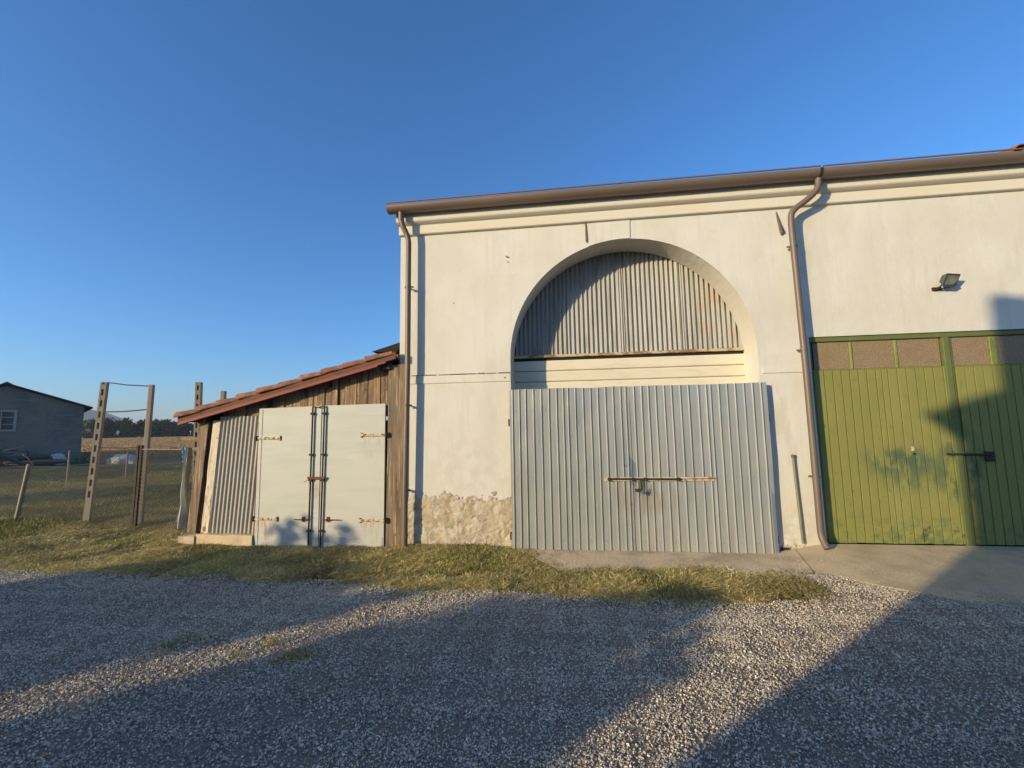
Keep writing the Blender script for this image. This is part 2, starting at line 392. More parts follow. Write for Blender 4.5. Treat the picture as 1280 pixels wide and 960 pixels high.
def sstep(a, b, x):
    t = np.clip((np.asarray(x, float)-a)/(b-a), 0, 1); return t*t*(3-2*t)
def nz2(x, y, s, seed=0):
    return mn.noise(Vector((x*s+seed*13.7, y*s-seed*7.1, seed*3.3)))

# ------------------------------------------------------------------ ground, gravel, concrete, field, hill
def gz(x, y):                                   # height of the gravel sheet
    return -.128 + .027*float(sstep(1.7, 2.9, x)) + .008*nz2(x, y, .5, 3)
def edge_y(x):                                  # where the gravel stops towards the barn
    base = float(np.interp(x, (-20, -9, -7, -4.9, -3.06, -1.78, -.1, 1.37, 2.42, 3), (-1.6, -1.45, -1.41, -1.35, -1.44, -1.60, -1.63, -1.69, -1.55, -1.50)))
    return base + .05*nz2(x, 0, 1.3, 1) + .05*nz2(x, 0, 3.7, 2)
def soil_z(x, y):
    d = math.hypot(x, y)
    near = 1/(1+(d/16)**4)
    z = -.150 + near*(.030*nz2(x, y, .8, 5) + .026*nz2(x, y, 2.6, 6) + .014*nz2(x, y, 6, 7))
    if -3.6 < x < -.4 and y > -2: z += .06*math.exp(-((x+1.5)/.8)**2)*float(sstep(-1.3, -.3, y))
    if -1.0 < x < 2.9: z += .024*float(sstep(-1.0, -.5, x))*float(sstep(-1.45, -1.15, y))
    e_ = edge_y(x) if x < 2.4 else -1.0
    inside = float(sstep(e_+.10, e_-.12, y))
    return z*(1-inside) + (-.175)*inside
def axis(lo, hi, step, far):
    a = list(np.arange(lo, hi+1e-6, step)); s = step
    x = a[-1]
    while x < far: s *= 1.35; x += s; a.append(min(x, far))
    s = step; x = a[0]; pre = []
    while x > -far: s *= 1.35; x -= s; pre.append(max(x, -far))
    return pre[::-1] + a
def grid_sheet(name, xs, ys, zf, mat, smooth=True):
    V = [(x, y, zf(x, y)) for y in ys for x in xs]; n = len(xs)
    F = [(j*n+i, j*n+i+1, (j+1)*n+i+1, (j+1)*n+i) for j in range(len(ys)-1) for i in range(n-1)]
    return mesh_raw(name, V, F, mat, smooth=smooth)
g = grid_sheet('ground', axis(-13, 3, .10, 2600), axis(-2.2, 5, .10, 2600), soil_z, 'soil')
g['kind'] = 'structure'

def slab(name, xl, xr, yf, zf, thick, mat, nu, nv=12):
    """concrete slab from the wall to a chipped front edge; xl, xr: side lines (x at the wall, x at the front)"""
    V = []; F = []
    for j in range(nv+1):
        v = j/nv
        for i in range(nu+1):
            a = xl[0]+(xl[1]-xl[0])*v; c = xr[0]+(xr[1]-xr[0])*v
            x = a+(c-a)*i/nu; y = -.004+(yf(x)+.004)*v
            if j == nv: y += .022*nz2(x, 0, 7, 8)
            if i in (0, nu) and j: x += .010*nz2(x, y, 6, 9)*(1 if i == 0 else -1)
            V.append((x, y, zf(x, y)))
    n = nu+1
    for j in range(nv):
        for i in range(nu): F.append((j*n+i, (j+1)*n+i, (j+1)*n+i+1, j*n+i+1))
    rim = [j*n for j in range(nv+1)] + [nv*n+i for i in range(1, n)] + [j*n+n-1 for j in range(nv-1, -1, -1)]
    b0 = len(V); V += [(V[q][0], V[q][1], V[q][2]-thick) for q in rim] + [V[q] for q in rim]; m_ = len(rim)
    for q in range(m_-1): F.append((b0+m_+q, b0+q, b0+q+1, b0+m_+q+1))
    o = mesh_raw(name, V, F, mat, smooth=True); o['kind'] = 'structure'; return o
def apron_z(x, y): return -.116 + .02*float(sstep(-1.3, 0, y)) + float(sstep(2.55, 3.35, x))*(.105 + .05*min(0, y))
def right_front(x): return -.90 - .66*float(sstep(2.6, 3.7, x))
slab('concrete_apron', (-.80, -.12), (2.868, 2.66), lambda x: -.90 - .03*math.sin(x*1.7) - .02*math.sin(x*4.1), apron_z, .12, 'concrete', 50)
slab('concrete_apron', (2.874, 2.668), (9, 9), lambda x: right_front(x) + .03*math.sin(x*5) + .07*nz2(x, 0, 2.3, 91) + .05*nz2(x, 0, 7, 92), lambda x, y: apron_z(x, y)-.003, .14, 'concrete2', 70)

xs = sorted(set(list(np.round(np.arange(-9, 9.01, .2), 3)) + [-60, -40, -28, -20, -15, -12, -10.5, 11, 14, 20, 30]))
V = []; F = []
rows = [-40, -25, -15, -10, -7.5, -6, -5, -4.4, -3.8, -3.3, -2.9, -2.5]
for x in xs:
    e = edge_y(x) if x < 2.3 else right_front(x) + .10
    for y in rows: V.append((x, y, gz(x, y)))
    for k, t in enumerate((.4, .8, 1)):
        y = -2.5 + (e+2.5)*t; V.append((x, y, gz(x, y) - (.02 if t == 1 and x < 2.3 else 0)))
n = len(rows)+3
for i in range(len(xs)-1):
    for j in range(n-1): F.append((i*n+j, (i+1)*n+j, (i+1)*n+j+1, i*n+j+1))
gv = mesh_raw('gravel_sheet', V, F, 'gravel', smooth=True); gv['kind'] = 'structure'

# stubble field beyond the yard
dirn = Vector((-.783, .622)); per = Vector((.622, .783))
V = []; F = []; nu, nv = 170, 60
for j in range(nv+1):
    d = 41 * (205/41)**(j/nv)
    for i in range(nu+1):
        a = -70 + 150*i/nu
        p = dirn*d + per*a*(.35 + d/205*1.2)
        V.append((p.x, p.y - 4, -.10 + .10*mn.noise(Vector((p.x*.9, p.y*.9, 2))) + random.uniform(-.05, .07)))
for j in range(nv):
    for i in range(nu):
        q = j*(nu+1)+i; F.append((q, q+1, q+nu+2, q+nu+1))
fl = mesh_raw('field', V, F, 'field'); fl['kind'] = 'structure'

V = []; F = []; nu = 60
hc = Vector((-1188, 909)); hd = Vector((-.60, -.80)); hn = Vector((-.80, .60))
for j in range(nu+1):
    for i in range(nu+1):
        a = -600 + 1000*i/nu; b = -260 + 520*j/nu
        pz = (66*math.exp(-.5*(a/83)**2) if a < 0 else 66*math.exp(-(a/190)**2)) * math.exp(-(b/110)**2)
        pz += 2.0*mn.noise(Vector((a*.02, b*.02, 1)))*math.exp(-((a)/160)**2)
        p = hc + hd*a + hn*b; V.append((p.x, p.y, pz-.8))
for j in range(nu):
    for i in range(nu):
        q = j*(nu+1)+i; F.append((q, q+1, q+nu+2, q+nu+1))
hl = mesh_raw('hill', V, F, 'hill', smooth=True); hl['kind'] = 'structure'

# ------------------------------------------------------------------ barn
AX, AZ, AR = .915, 2.545, 1.692            # arch centre and radius
XL, XR, ZT = -2.455, 9.4, 4.90
GX0, GX1, GZ1 = 3.262, 6.63, 2.688          # opening of the green doors
barn = thing('barn', 'cream plastered barn with a tall arched bay and brown gutter', 'barn', ((XL+XR)/2, 3, -.15))
b = MB()
NA = 48
arc = [(AX - AR*math.cos(math.pi*i/NA), AZ + AR*math.sin(math.pi*i/NA)) for i in range(NA+1)]
x0, x1 = AX-AR, AX+AR
zb = -.35
b.quad((XL,0,zb), (x0,0,zb), (x0,0,AZ), (XL,0,AZ)); b.quad((XL,0,AZ), (x0,0,AZ), (x0,0,ZT), (XL,0,ZT))
for i in range(NA):
    (xa, za), (xb, zb2) = arc[i], arc[i+1]
    b.quad((xa,0,za), (xb,0,zb2), (xb,0,ZT), (xa,0,ZT))
    b.quad((xa,0,za), (xa,.47,za), (xb,.47,zb2), (xb,0,zb2)); b.sm[-1] = True
b.quad((x0,0,zb), (x0,.47,zb), (x0,.47,AZ), (x0,0,AZ)); b.quad((x1,0,zb), (x1,0,AZ), (x1,.47,AZ), (x1,.47,zb))
b.quad((x1,0,zb), (GX0,0,zb), (GX0,0,AZ), (x1,0,AZ)); b.quad((x1,0,AZ), (GX0,0,AZ), (GX0,0,ZT), (x1,0,ZT))
b.quad((GX0,0,GZ1), (GX1,0,GZ1), (GX1,0,ZT), (GX0,0,ZT)); b.quad((GX1,0,zb), (XR,0,zb), (XR,0,ZT), (GX1,0,ZT))
for (a, c) in (((GX0,zb),(GX0,GZ1)), ((GX0,GZ1),(GX1,GZ1)), ((GX1,GZ1),(GX1,zb))):
    b.quad((a[0],0,a[1]), (c[0],0,c[1]), (c[0],.14,c[1]), (a[0],.14,a[1]))
# ends, back, gables
for X in (XL, XR):
    b.quad((X,0,zb), (X,9,zb), (X,9,ZT), (X,0,ZT)); n = len(b.v); b.v += [(X,0,ZT), (X,9,ZT), (X,4.5,6.35)]; b.f.append((n,n+1,n+2)); b.sm.append(False)
b.quad((XL,9,zb), (XR,9,zb), (XR,9,ZT), (XL,9,ZT))
b.build('wall', 'plaster', barn)
MB().box(XL+.05, XR-.05, .62, .66, -.3, 4.6).build('inner_wall', 'black', barn)

# cornice of two mouldings
MB().extrude_x([(.0,4.90), (-.125,4.90), (-.125,4.705), (-.115,4.69), (-.085,4.672), (-.052,4.658), (.0,4.658)], XL-.03, XR).build('cornice_moulding', 'mould', barn)
MB().extrude_x([(.0,4.657), (-.05,4.657), (-.05,4.53), (-.042,4.520), (-.0,4.512)], XL-.012, XR).build('cornice_moulding', 'mould', barn)
# string course at the springing of the arch (butts against the jamb)
for xa, xb in ((XL, x0-.001), (x1+.04, 3.256)):
    q = MB(); zz = 2.335 if xa < 0 else 2.30
    q.extrude_x([(.0,zz), (-.012,zz), (-.014,2.222), (.0,2.215)], xa, xb); q.build('string_course', 'plaster', barn)
q = MB(); X = XL+.19
while X < x0-.05:
    Ln = random.uniform(.10, .26); q.box(X, min(X+Ln, x0-.01), -.018, -.001, 2.338, 2.347 + random.uniform(0, .006)); X += Ln+random.uniform(.0, .05)
q.build('groove', 'mark_shade', barn)
# keystone, slightly proud, with a dark strip painted as slot shade beside it
kz = lambda X: AZ + math.sqrt(max(0, AR*AR-(X-AX)**2))
pts = [(.385, -.0, 4.505)] + [(1.0, -.0, 4.51)] + [(x, -.0, kz(x)+.002) for x in np.linspace(.99, .40, 9)]
MB().prism(pts, (0, -.012, 0)).build('keystone', 'plaster', barn)
MB().prism([(.362, -.001, 4.505), (.378, -.001, 4.505), (.392, -.001, 4.25), (.372, -.001, 4.215), (.360, -.001, 4.25)], (0, -.022, 0)).build('slot_shade', 'mark_shade', barn)
MB().tube([(2.985, -.004, 4.47), (2.99, -.012, 4.40), (3.005, -.02, 4.28), (3.022, -.03, 4.17), (3.026, -.01, 4.13)], [.007, .012, .018, .027, .008], 7).build('dark_peg', 'mark_shade', barn)  # dark tapering peg on the wall
for (x, z, s) in ((-.80, 4.08, .02), (-.79, 4.0, .012), (-1.62, 3.42, .010), (-.86, 2.27, .02), (.06, 3.6, .0)):
    if s: MB().tube([(x-s, -.002, z+s), (x, -.014, z), (x+s*1.6, -.002, z-.4*s)], [s*.3, s*.55, s*.25], 6).build('wall_chip', 'mark_shade', barn)

# plaster fallen away at the foot of the wall
def patch(xa, xb, zlo, top, seed, step=.014, name='exposed_render', cut=None):
    nx = int((xb-xa)/step); nzv = int((top+.2-zlo)/step)
    V = []; keep = np.zeros((nzv+1, nx+1), bool)
    for j in range(nzv+1):
        for i in range(nx+1):
            x = xa+(xb-xa)*i/nx; z = zlo+step*j
            hgt = top + .17*nz2(x, 0, 2.2, seed) + .11*nz2(x, z, 7, seed+1) + .02*nz2(x, z, 30, seed+2)
            keep[j, i] = z < hgt and (hgt-z > .14 or .7*nz2(x, z, 13, seed+7) + .4*nz2(x, z, 30, seed+8) + (hgt-z)/.14 - .38 > 0) and (cut is None or cut(x, z))
            rdg = abs(nz2(x, z, 7, seed+6)); d = .012 + .010*nz2(x, z, 6, seed+3) + .008*nz2(x, z, 17, seed+4) + .004*nz2(x, z, 55, seed+5) - (.010 if rdg < .05 else 0)
            if hgt-z < .03: d += .003
            V.append((x, -max(.002, d), z))
    F = [(j*(nx+1)+i, j*(nx+1)+i+1, (j+1)*(nx+1)+i+1, (j+1)*(nx+1)+i) for j in range(nzv) for i in range(nx) if keep[j, i] and keep[j+1, i] and keep[j, i+1] and keep[j+1, i+1]]
    return mesh_raw(name, V, F, 'render', barn, smooth=True)
patch(-2.43, x0-.004, -.2, .64, 2)
patch(2.72, 3.05, -.12, .14, 9, cut=lambda x, z: math.hypot((x-2.86)/.15, (z+.02)/.26) < 1+.35*nz2(x, z, 8, 4))

# gutter, downpipes
def half_gutter(xa, xb):
    cy, cz, r = -.215, 4.885, .098
    prof = [(cy + r*math.cos(a), cz + r*math.sin(a)) for a in np.linspace(0, -math.pi, 15)]
    inn = [(cy + (r-.006)*math.cos(a), cz + (r-.006)*math.sin(a)) for a in np.linspace(-math.pi, 0, 15)]
    return MB().extrude_x(prof+inn, xa, xb, True, True)
for xa, xb in ((-2.56, 3.425), (3.455, XR)):
    gt = half_gutter(xa, xb).build('gutter', 'gutter', barn)
    MB().tube([(xa, -.316, 4.908), (xb, -.316, 4.908)], .011, 8).build('bead', 'gutter', gt)
q = MB(); q.prism([(-2.562, -.215+.097*math.cos(a), 4.885+.097*math.sin(a)) for a in np.linspace(0, -math.pi, 15)], (-.006, 0, 0)); q.build('gutter_end', 'gutter', barn)
q = MB(); q.prism([(3.422, -.215+.106*math.cos(a), 4.888+.106*math.sin(a)) for a in np.linspace(0, -math.pi, 15)], (.036, 0, 0)); q.build('gutter_joint', 'iron', barn)
def pipe(pts, clamps):
    P = smoothpath(pts, 6, .10)
    o = MB().tube(P, .040, 12).build('downpipe', 'pipe', barn)
    for c in clamps:
        MB().tube([(c[0], c[1], c[2]-.012), (c[0], c[1], c[2]+.012)], .046, 12).box(c[0]-.068, c[0]+.068, c[1]+.028, c[1]+.042, c[2]-.010, c[2]+.010).box(c[0]-.008, c[0]+.008, c[1]+.03, 0, c[2]-.008, c[2]+.008).build('clamp', 'pipe', o)
    for a, c in ((1, .046),):
        MB().tube([P[1], P[2]], .0445, 12).build('collar', 'pipe', o)
    return o
pipe([(-2.37, -.215, 4.80), (-2.368, -.205, 4.63), (-2.275, -.14, 4.43), (-2.277, -.14, 2.4), (-2.30, -.14, .68), (-2.30, -.14, -.16)], [(-2.276, -.14, 3.67), (-2.30, -.14, .68), (-2.29, -.14, 1.9)])
pipe([(3.44, -.215, 4.80), (3.43, -.215, 4.66), (3.34, -.19, 4.555), (3.11, -.14, 4.40), (3.095, -.14, 4.25), (3.12, -.14, 2.2), (3.125, -.14, .12), (3.14, -.23, -.0)], [(3.10, -.14, 3.915), (3.124, -.14, .862), (3.113, -.14, 2.5)])

# roof with a verge of tiles
q = MB()
for sgn, ya in ((1, -.16), (-1, 9.16)):
    zc = lambda y: 4.93 + (.16+ (y if sgn > 0 else 9-y))*.305
    q.prism([(XL-.12, ya, 4.90), (XR, ya, 4.90), (XR, 4.5, 6.33), (XL-.12, 4.5, 6.33)], (0, 0, .07))
roof = q.build('roof', 'darkwood', barn)
def barrel_mesh(name, L, r0, r1, up=1, th=.013, n=8):
    V = []; F = []
    for (xx, rr) in ((0, r0), (L*.5, (r0+r1)/2), (L, r1)):
        for rad in (rr, rr-th):
            for k in range(n+1):
                a = math.pi*k/n
                V.append((xx, -rad*math.cos(a), up*rad*math.sin(a)))
    m1 = n+1
    for s in range(2):
        o0 = s*2*m1; o1 = (s+1)*2*m1
        for k in range(n):
            F.append((o0+k, o0+k+1, o1+k+1, o1+k)); F.append((o0+m1+k, o1+m1+k, o1+m1+k+1, o0+m1+k+1))
        for k in (0, n): F.append((o0+k, o1+k, o1+m1+k, o0+m1+k))
    for o in (0, 4*m1):
        for k in range(n): F.append((o+k, o+m1+k, o+m1+k+1, o+k+1))
    return mesh_raw(name, V, F, 'tile', smooth=False)
tile0 = barrel_mesh('roof_tile', .43, .096, .070, 1)
for p in tile0.data.polygons: p.use_smooth = p.index < 32
pan0 = barrel_mesh('roof_tile', .44, .072, .088, -1)
def put(src, parent, loc, rot, name='roof_tile', first=[None]):
    o = src.copy(); COL.objects.link(o); o.parent = parent; o.matrix_parent_inverse = Matrix()
    if parent.name in GL: o.matrix_parent_inverse = Matrix.Translation(-GL[parent.name])
    o.location = loc; o.rotation_euler = rot; return o
for i in range(4):        # a few tiles stand above the gutter at the right end
    put(tile0, roof, (5.93 + i*.20, -.12, 4.985 + .0), (0, R(-17), R(90)))
    put(tile0, roof, (5.93 + i*.20, .25, 5.10), (0, R(-17), R(90)))

# corrugated infill of the arch
def corrugated(name, xa, xb, z0, z1, y, amp, pitch, mat, parent, zb=None, phase=0, shear=0):
    n = int((xb-xa)/pitch*10)
    V = []; F = []
    nzr = 6
    for j in range(nzr+1):
        for i in range(n+1):
            x = xa+(xb-xa)*i/n
            z = z0+(z1-z0)*j/nzr
            wob = .003*nz2(x, z, 1.1, 21)
            V.append((x + shear*(z-z0), y - amp*math.sin(2*math.pi*(x-xa)/pitch+phase)+wob, z))
    for j in range(nzr):
        for i in range(n):
            q = j*(n+1)+i; F.append((q, q+1, q+n+2, q+n+1))
    o = mesh_raw(name, V, F, mat, parent, smooth=True)
    return o
for k, (xa, xb, dy) in enumerate(((-.90, .06, 0), (.0, .93, .004), (.88, 1.80, -.002), (1.74, 2.75, .003))):
    corrugated('corrugated_sheet', xa, xb, 2.60, 4.40, .500+dy, .0145, .0705, 'corr', barn)
MB().bevbox(x0-.004, x1+.004, .41, .468, 2.612, 2.655, .006).build('ledge', 'ledge', barn)
MB().box(x0-.004, x1+.004, .45, .468, 2.575, 2.611).build('gap_shade_strip', 'black', barn)  # black strip put in as the shade of the gap under the ledge
for k in range(17):
    z1 = 2.572 - k*.166
    q = MB(); q.extrude_x([(.47, z1), (.452, z1-.004), (.447, z1-.020), (.447, z1-.150), (.455, z1-.160), (.47, z1-.163)], x0-.003, x1+.003)
    q.build('roller_slat', 'slat', barn)

# metal gate: two leaves of ribbed sheet
ribs = [-.747,-.649,-.555,-.447,-.339,-.232,-.122,-.03,.032,.134,.243,.344,.441,.549,.648,.751,.815, .928,1.026,1.121,1.218,1.329,1.426,1.536,1.642,1.768,1.869,1.927,2.031,2.132,2.238,2.344,2.454,2.562]
def leaf(xa, xb, rb, hinge_side):
    t = thing('gate_leaf', None, None, ((xa+xb)/2, -.08, -.118)) if 0 else None
    Y = -.105
    prof = [(xa, Y)]
    for x in rb:
        x += random.uniform(-.003, .003); prof += [(x-.010, Y), (x-.0095, Y-.006), (x-.0075, Y-.012), (x-.004, Y-.016), (x, Y-.017), (x+.004, Y-.016), (x+.0075, Y-.012), (x+.0095, Y-.004), (x+.010, Y)]
    prof.append((xb, Y))
    V = []; F = []; n = len(prof); lv = [-.118] + list(np.linspace(.0, 2.0, 13)) + [2.085]
    for z in lv:
        for (x, y) in prof:
            V.append((x + .0025*nz2(x*.3, z, 1.7, 33), y + .009*nz2(x, z, 1.6, 31) + .004*nz2(x, z, 5, 32), z + (.008*nz2(x, 0, 3, 34) if z < 0 or z > 2 else 0)))
    for j in range(len(lv)-1):
        for i in range(n-1):
            q = j*n+i; F.append((q, q+1, q+n+1, q+n))
    o = mesh_raw('gate_leaf', V, F, 'galv', barn)
    sol = o.modifiers.new('s', 'SOLIDIFY'); sol.thickness = .002; sol.offset = -1
    fr = MB()
    for (a, c) in ((xa+.001, xa+.04), (xb-.04, xb-.001)): fr.box(a, c, -.101, -.062, -.114, 2.081)
    for z in (-.112, .99, 2.04): fr.box(xa+.041, xb-.041, -.10, -.064, z, z+.038)
    fr.build('frame', 'galv_frame', o)
    sc = MB()
    for z in (.02, .86, 1.78):
        for i, x in enumerate(rb[:-1]):
            if i % 2 == 0: sc.tube([((x+rb[i+1])/2, -.112, z), ((x+rb[i+1])/2, -.104, z)], .0055, 6)
    sc.build('screw', 'brass', o, kind='stuff')
    hx = xa-.018 if hinge_side < 0 else xb+.018
    for z in (.06, 1.62):
        MB().tube([(hx, -.05, z-.05), (hx, -.05, z+.05)], .016, 8).box(min(hx, hx-hinge_side*.03), max(hx, hx-hinge_side*.03), -.066, -.05, z-.02, z+.02).box(hx-.01, hx+.01, -.05, .0, z-.02, z+.02).build('hinge', 'rust', o)
    return o
lf = leaf(-.784, .866, ribs[:17], -1)
rf = leaf(.874, 2.637, ribs[17:], 1)
bp = MB().bevbox(.49, 1.93, -.128, -.1175, .812, .862, .003).build('bolt_plate', 'plate', barn)
MB().tube([(.53, -.140, .842), (1.46, -.140, .836), (1.485, -.138, .836)], [.0135, .0135, .009], 8).build('bolt_rod', 'iron', bp)
MB().tube([(1.485, -.132, .838), (1.9, -.131, .842)], .005, 6).build('rail_slot', 'rust', bp)
for x in (.55, .86, 1.02, 1.44): MB().box(x-.014, x+.014, -.157, -.128, .815, .860).build('keeper', 'iron', bp)
MB().box(.955, .985, -.150, -.140, .70, .83).box(.885, .985, -.138, -.128, .672, .712).build('hasp', 'iron', bp)
pk = MB().bevbox(-.028, .028, -.013, .013, -.05, .0, .006, Matrix.Translation((1.0, -.165, .690)) @ Matrix.Rotation(R(35), 4, 'Y')).build('padlock', 'padlock', barn)
MB().tube([Matrix.Translation((1.0, -.165, .690)) @ Matrix.Rotation(R(35), 4, 'Y') @ Vector((.018*math.cos(a), 0, .002+.03*math.sin(a))) for a in np.linspace(0, math.pi, 8)], .005, 6).build('shackle', 'brass', pk)

# green doors
def green_leaf(xa, xb, edges, panes):
    Y = .045
    fr = MB()
    fr.box(xa, xa+.03, .03, .09, -.005, GZ1-.075)
    lf_ = fr.build('door_leaf', 'greenframe', barn)
    for i in range(len(edges)-1):
        a, c = edges[i]+.005, edges[i+1]-.005
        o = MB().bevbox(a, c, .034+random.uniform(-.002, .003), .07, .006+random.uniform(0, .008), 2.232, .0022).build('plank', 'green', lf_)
    MB().box(xa, xb, .072, .085, 0, 2.24).build('back_sheet', 'black', lf_)
    for i, (a, c) in enumerate(panes):
        MB().bevbox(a, c, .052, .062, 2.248, 2.618, .004).build('pane', 'wired', lf_)
    for i in range(len(panes)-1):
        MB().bevbox(panes[i][1]+.001, panes[i+1][0]-.001, .036, .064, 2.246, 2.612, .004).build('muntin', 'muntin', lf_)
    MB().bevbox(xa+.031, xb-.002, .038, .068, 2.2335, 2.2455, .003).build('rail', 'muntin', lf_)
    return lf_
MB().bevbox(GX0+.002, GX1-.002, .022, .10, 2.622, GZ1-.002, .004).build('door_head', 'greenframe', barn)
e1 = [3.322,3.428,3.534,3.640,3.745,3.847,3.948,4.056,4.125,4.200,4.312,4.418,4.530,4.634,4.738,4.852,4.868]
e1 = e1[:-1]+[4.900]
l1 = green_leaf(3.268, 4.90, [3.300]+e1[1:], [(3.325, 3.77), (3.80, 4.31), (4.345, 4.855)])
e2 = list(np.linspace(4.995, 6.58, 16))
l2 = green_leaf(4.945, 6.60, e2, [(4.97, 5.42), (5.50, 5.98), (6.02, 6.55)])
MB().bevbox(4.870, 4.942, .010, .10, 0.0, 2.6215, .005).build('cover_strip', 'greenframe', barn)
hb = MB().tube([(4.76, .012, 1.125), (5.0, -.012, 1.118), (5.24, -.012, 1.112)], .012, 8).build('door_bolt', 'iron', l2)
MB().bevbox(5.19, 5.28, -.004, .034, 1.03, 1.15, .006).build('lock_case', 'iron', l2)
MB().bevbox(4.375, 4.41, .022, .0335, 1.165, 1.225, .004).build('keyhole_plate', 'plate', l1)
MB().tube([(4.40, .016, 1.13), (4.40, .03, 1.13)], .014, 8).build('knob', 'iron', l1)

# ------------------------------------------------------------------ floodlight, wall conduit
fl_ = thing('floodlight', 'small grey floodlight on a bracket on the barn wall', 'lamp', (4.92, 0, 3.26))
mt_ = Matrix.Translation((4.925, -.135, 3.335)) @ Matrix.Rotation(R(16), 4, 'Z') @ Matrix.Rotation(R(28), 4, 'X')
q = MB(); q.hexa([(-.075,.055,-.045), (.075,.055,-.045), (.075,.055,.045), (-.075,.055,.045), (-.098,0,-.070), (.098,0,-.070), (.098,0,.070), (-.098,0,.070)], mt_)
for k in range(6): q.box(-.06+.022*k, -.054+.022*k, .056, .072, -.04, .04, mt_)
q.build('housing', 'lamp_body', fl_)
q = MB()
for (a, c, d, e) in ((-.104,.104,-.076,-.062), (-.104,.104,.062,.076), (-.104,-.09,-.0615,.0615), (.09,.104,-.0615,.0615)): q.box(a, c, -.014, -.001, d, e, mt_)
q.build('rim', 'lamp_body', fl_)
MB().box(-.0895, .0895, -.008, -.002, -.0615, .0615, mt_).build('glass', 'lamp_glass', fl_)
q = MB(); q.box(4.80, 4.90, -.03, -.002, 3.235, 3.275).tube([(4.84, -.02, 3.255), (4.835, -.09, 3.262), (4.85, -.13, 3.30)], .010, 6).tube([(4.88, -.02, 3.25), (4.97, -.10, 3.25), (4.99, -.14, 3.30)], .008, 6)
q.build('bracket', 'iron', fl_)
pg = thing('wall_conduit', 'old grey green steel conduit standing against the wall beside the right downpipe', 'pipe', (2.97, -.03, 0))
MB().tube([(2.932, -.026, 1.10), (2.94, -.026, .8), (2.965, -.030, .01)], .017, 10).build('tube', 'pipegreen', pg)
MB().tube([(2.931, -.026, 1.095), (2.931, -.026, 1.135)], .022, 10).build('cap', 'mark_shade', pg)
for a in ((2.70, 2.80, -.10, -.045), (2.90, 2.935, -.09, -.06)): MB().box(a[0], a[1], -.022, -.012, a[2], a[3]).build('drain_slot', 'black', barn)

# ------------------------------------------------------------------ lean-to shed
shed = thing('wooden_shed', 'low weathered plank lean-to with tiled roof and white double doors', 'shed', (-4.1, 1.9, -.15))
SL = .2485
zr = lambda X: 1.685 + SL*(X+5.877)          # underside line of the verge
RD = 4.2
# carcass
q = MB(); q.box(-5.74, -5.70, .05, RD, -.1, 1.70).box(-5.70, -2.47, RD-.05, RD, -.1, 1.72); q.build('side_wall', 'darkwood', shed)
MB().box(-5.69, -2.5, .35, .38, -.1, 1.70).build('inner_lining', 'black', shed)
q = MB(); q.prism([(-5.97, -.14, zr(-5.97)+.06), (-2.47, -.14, zr(-2.47)+.06), (-2.47, -.14, zr(-2.47)+.085), (-5.97, -.14, zr(-5.97)+.085)], (0, RD+.2, 0))
sroof = q.build('roof', 'darkwood', shed)
for X in (-5.62, -4.6, -3.6, -2.62):
    MB().box(X-.05, X+.05, -.10, RD, zr(X)-.05, zr(X)+.055).build('purlin', 'darkwood', sroof)
MB().prism([(-5.955, -.172, zr(-5.955)+.048), (-2.45, -.172, zr(-2.45)+.048), (-2.45, -.172, zr(-2.45)+.150), (-5.955, -.172, zr(-5.955)+.150)], (0, .03, 0)).build('verge_board', 'verge', sroof)
for k in range(2):
    q = MB(); za, zb_ = (.004, .022) if k else (.024, .050)
    yy = -.195 if k else -.186
    xr = -2.60-.12*k
    q.prism([(-5.93, yy, zr(-5.93)+za), (xr, yy, zr(xr)+za), (xr, yy, zr(xr)+zb_), (-5.93, yy, zr(-5.93)+zb_)], (0, .045, 0)); q.build('verge_strip', 'redstrip', sroof)
ang = -math.atan(SL)
px = .352
ncol = 18
for c in range(ncol):
    yc = -.115 + c*.235
    for k in range(10):
        X = -5.99 + k*px*math.cos(ang)
        z = zr(X) + .150 + random.uniform(-.004, .006)
        if c == 0: z += random.uniform(-.006, .010)
        put(tile0, sroof, (X + random.uniform(-.012, .012), yc+random.uniform(-.01, .01), z - .020), (0, ang + R(random.uniform(-.2, 3.0)), R(random.uniform(-2.5, 2.5))))
        if c < ncol-1 and c % 2 == 0 and c < 12:
            put(pan0, sroof, (X, yc+.117, z+.005), (0, ang, 0))
COL.objects.unlink(tile0); COL.objects.unlink(pan0)
MB().prism([(-2.90, .0, 2.735), (-2.456, .0, 2.86), (-2.456, .0, 2.80), (-2.50, 0, 2.72)], (0, 1.2, 0)).build('flashing', 'black', sroof)
# planks above the doors
ed = [-5.36, -5.22, -5.10, -4.96, -4.84, -4.70, -4.58, -4.44, -4.31, -4.19, -4.05, -3.92, -3.83, -3.764, -3.642, -3.536, -3.431, -3.319, -3.127, -2.952, -2.866, -2.755, -2.606]
for i in range(len(ed)-1):
    a, c = ed[i]+.004, ed[i+1]-.004
    yy = random.choice((.0, .006, .012, .03))
    zlo = 1.60 if c < -4.66 else 1.75
    MB().prism([(a, yy, zlo), (c, yy, zlo), (c, yy, zr(c)+.055), (a, yy, zr(a)+.055)], (0, .025, 0)).build('wall_plank', 'wood', shed)
MB().hexa([(-5.805,-.05,.042), (-5.655,-.05,.042), (-5.655,.08,.042), (-5.805,.08,.042), (-5.675,-.05,1.70), (-5.53,-.05,1.72), (-5.53,.08,1.72), (-5.675,.08,1.70)]).build('corner_post', 'woodpost', shed)
MB().hexa([(-5.652,-.02,.06), (-5.615,-.02,.06), (-5.615,.06,.06), (-5.652,.06,.06), (-5.528,-.02,1.72), (-5.50,-.02,1.72), (-5.50,.06,1.72), (-5.528,.06,1.72)]).build('batten', 'redwood', shed)
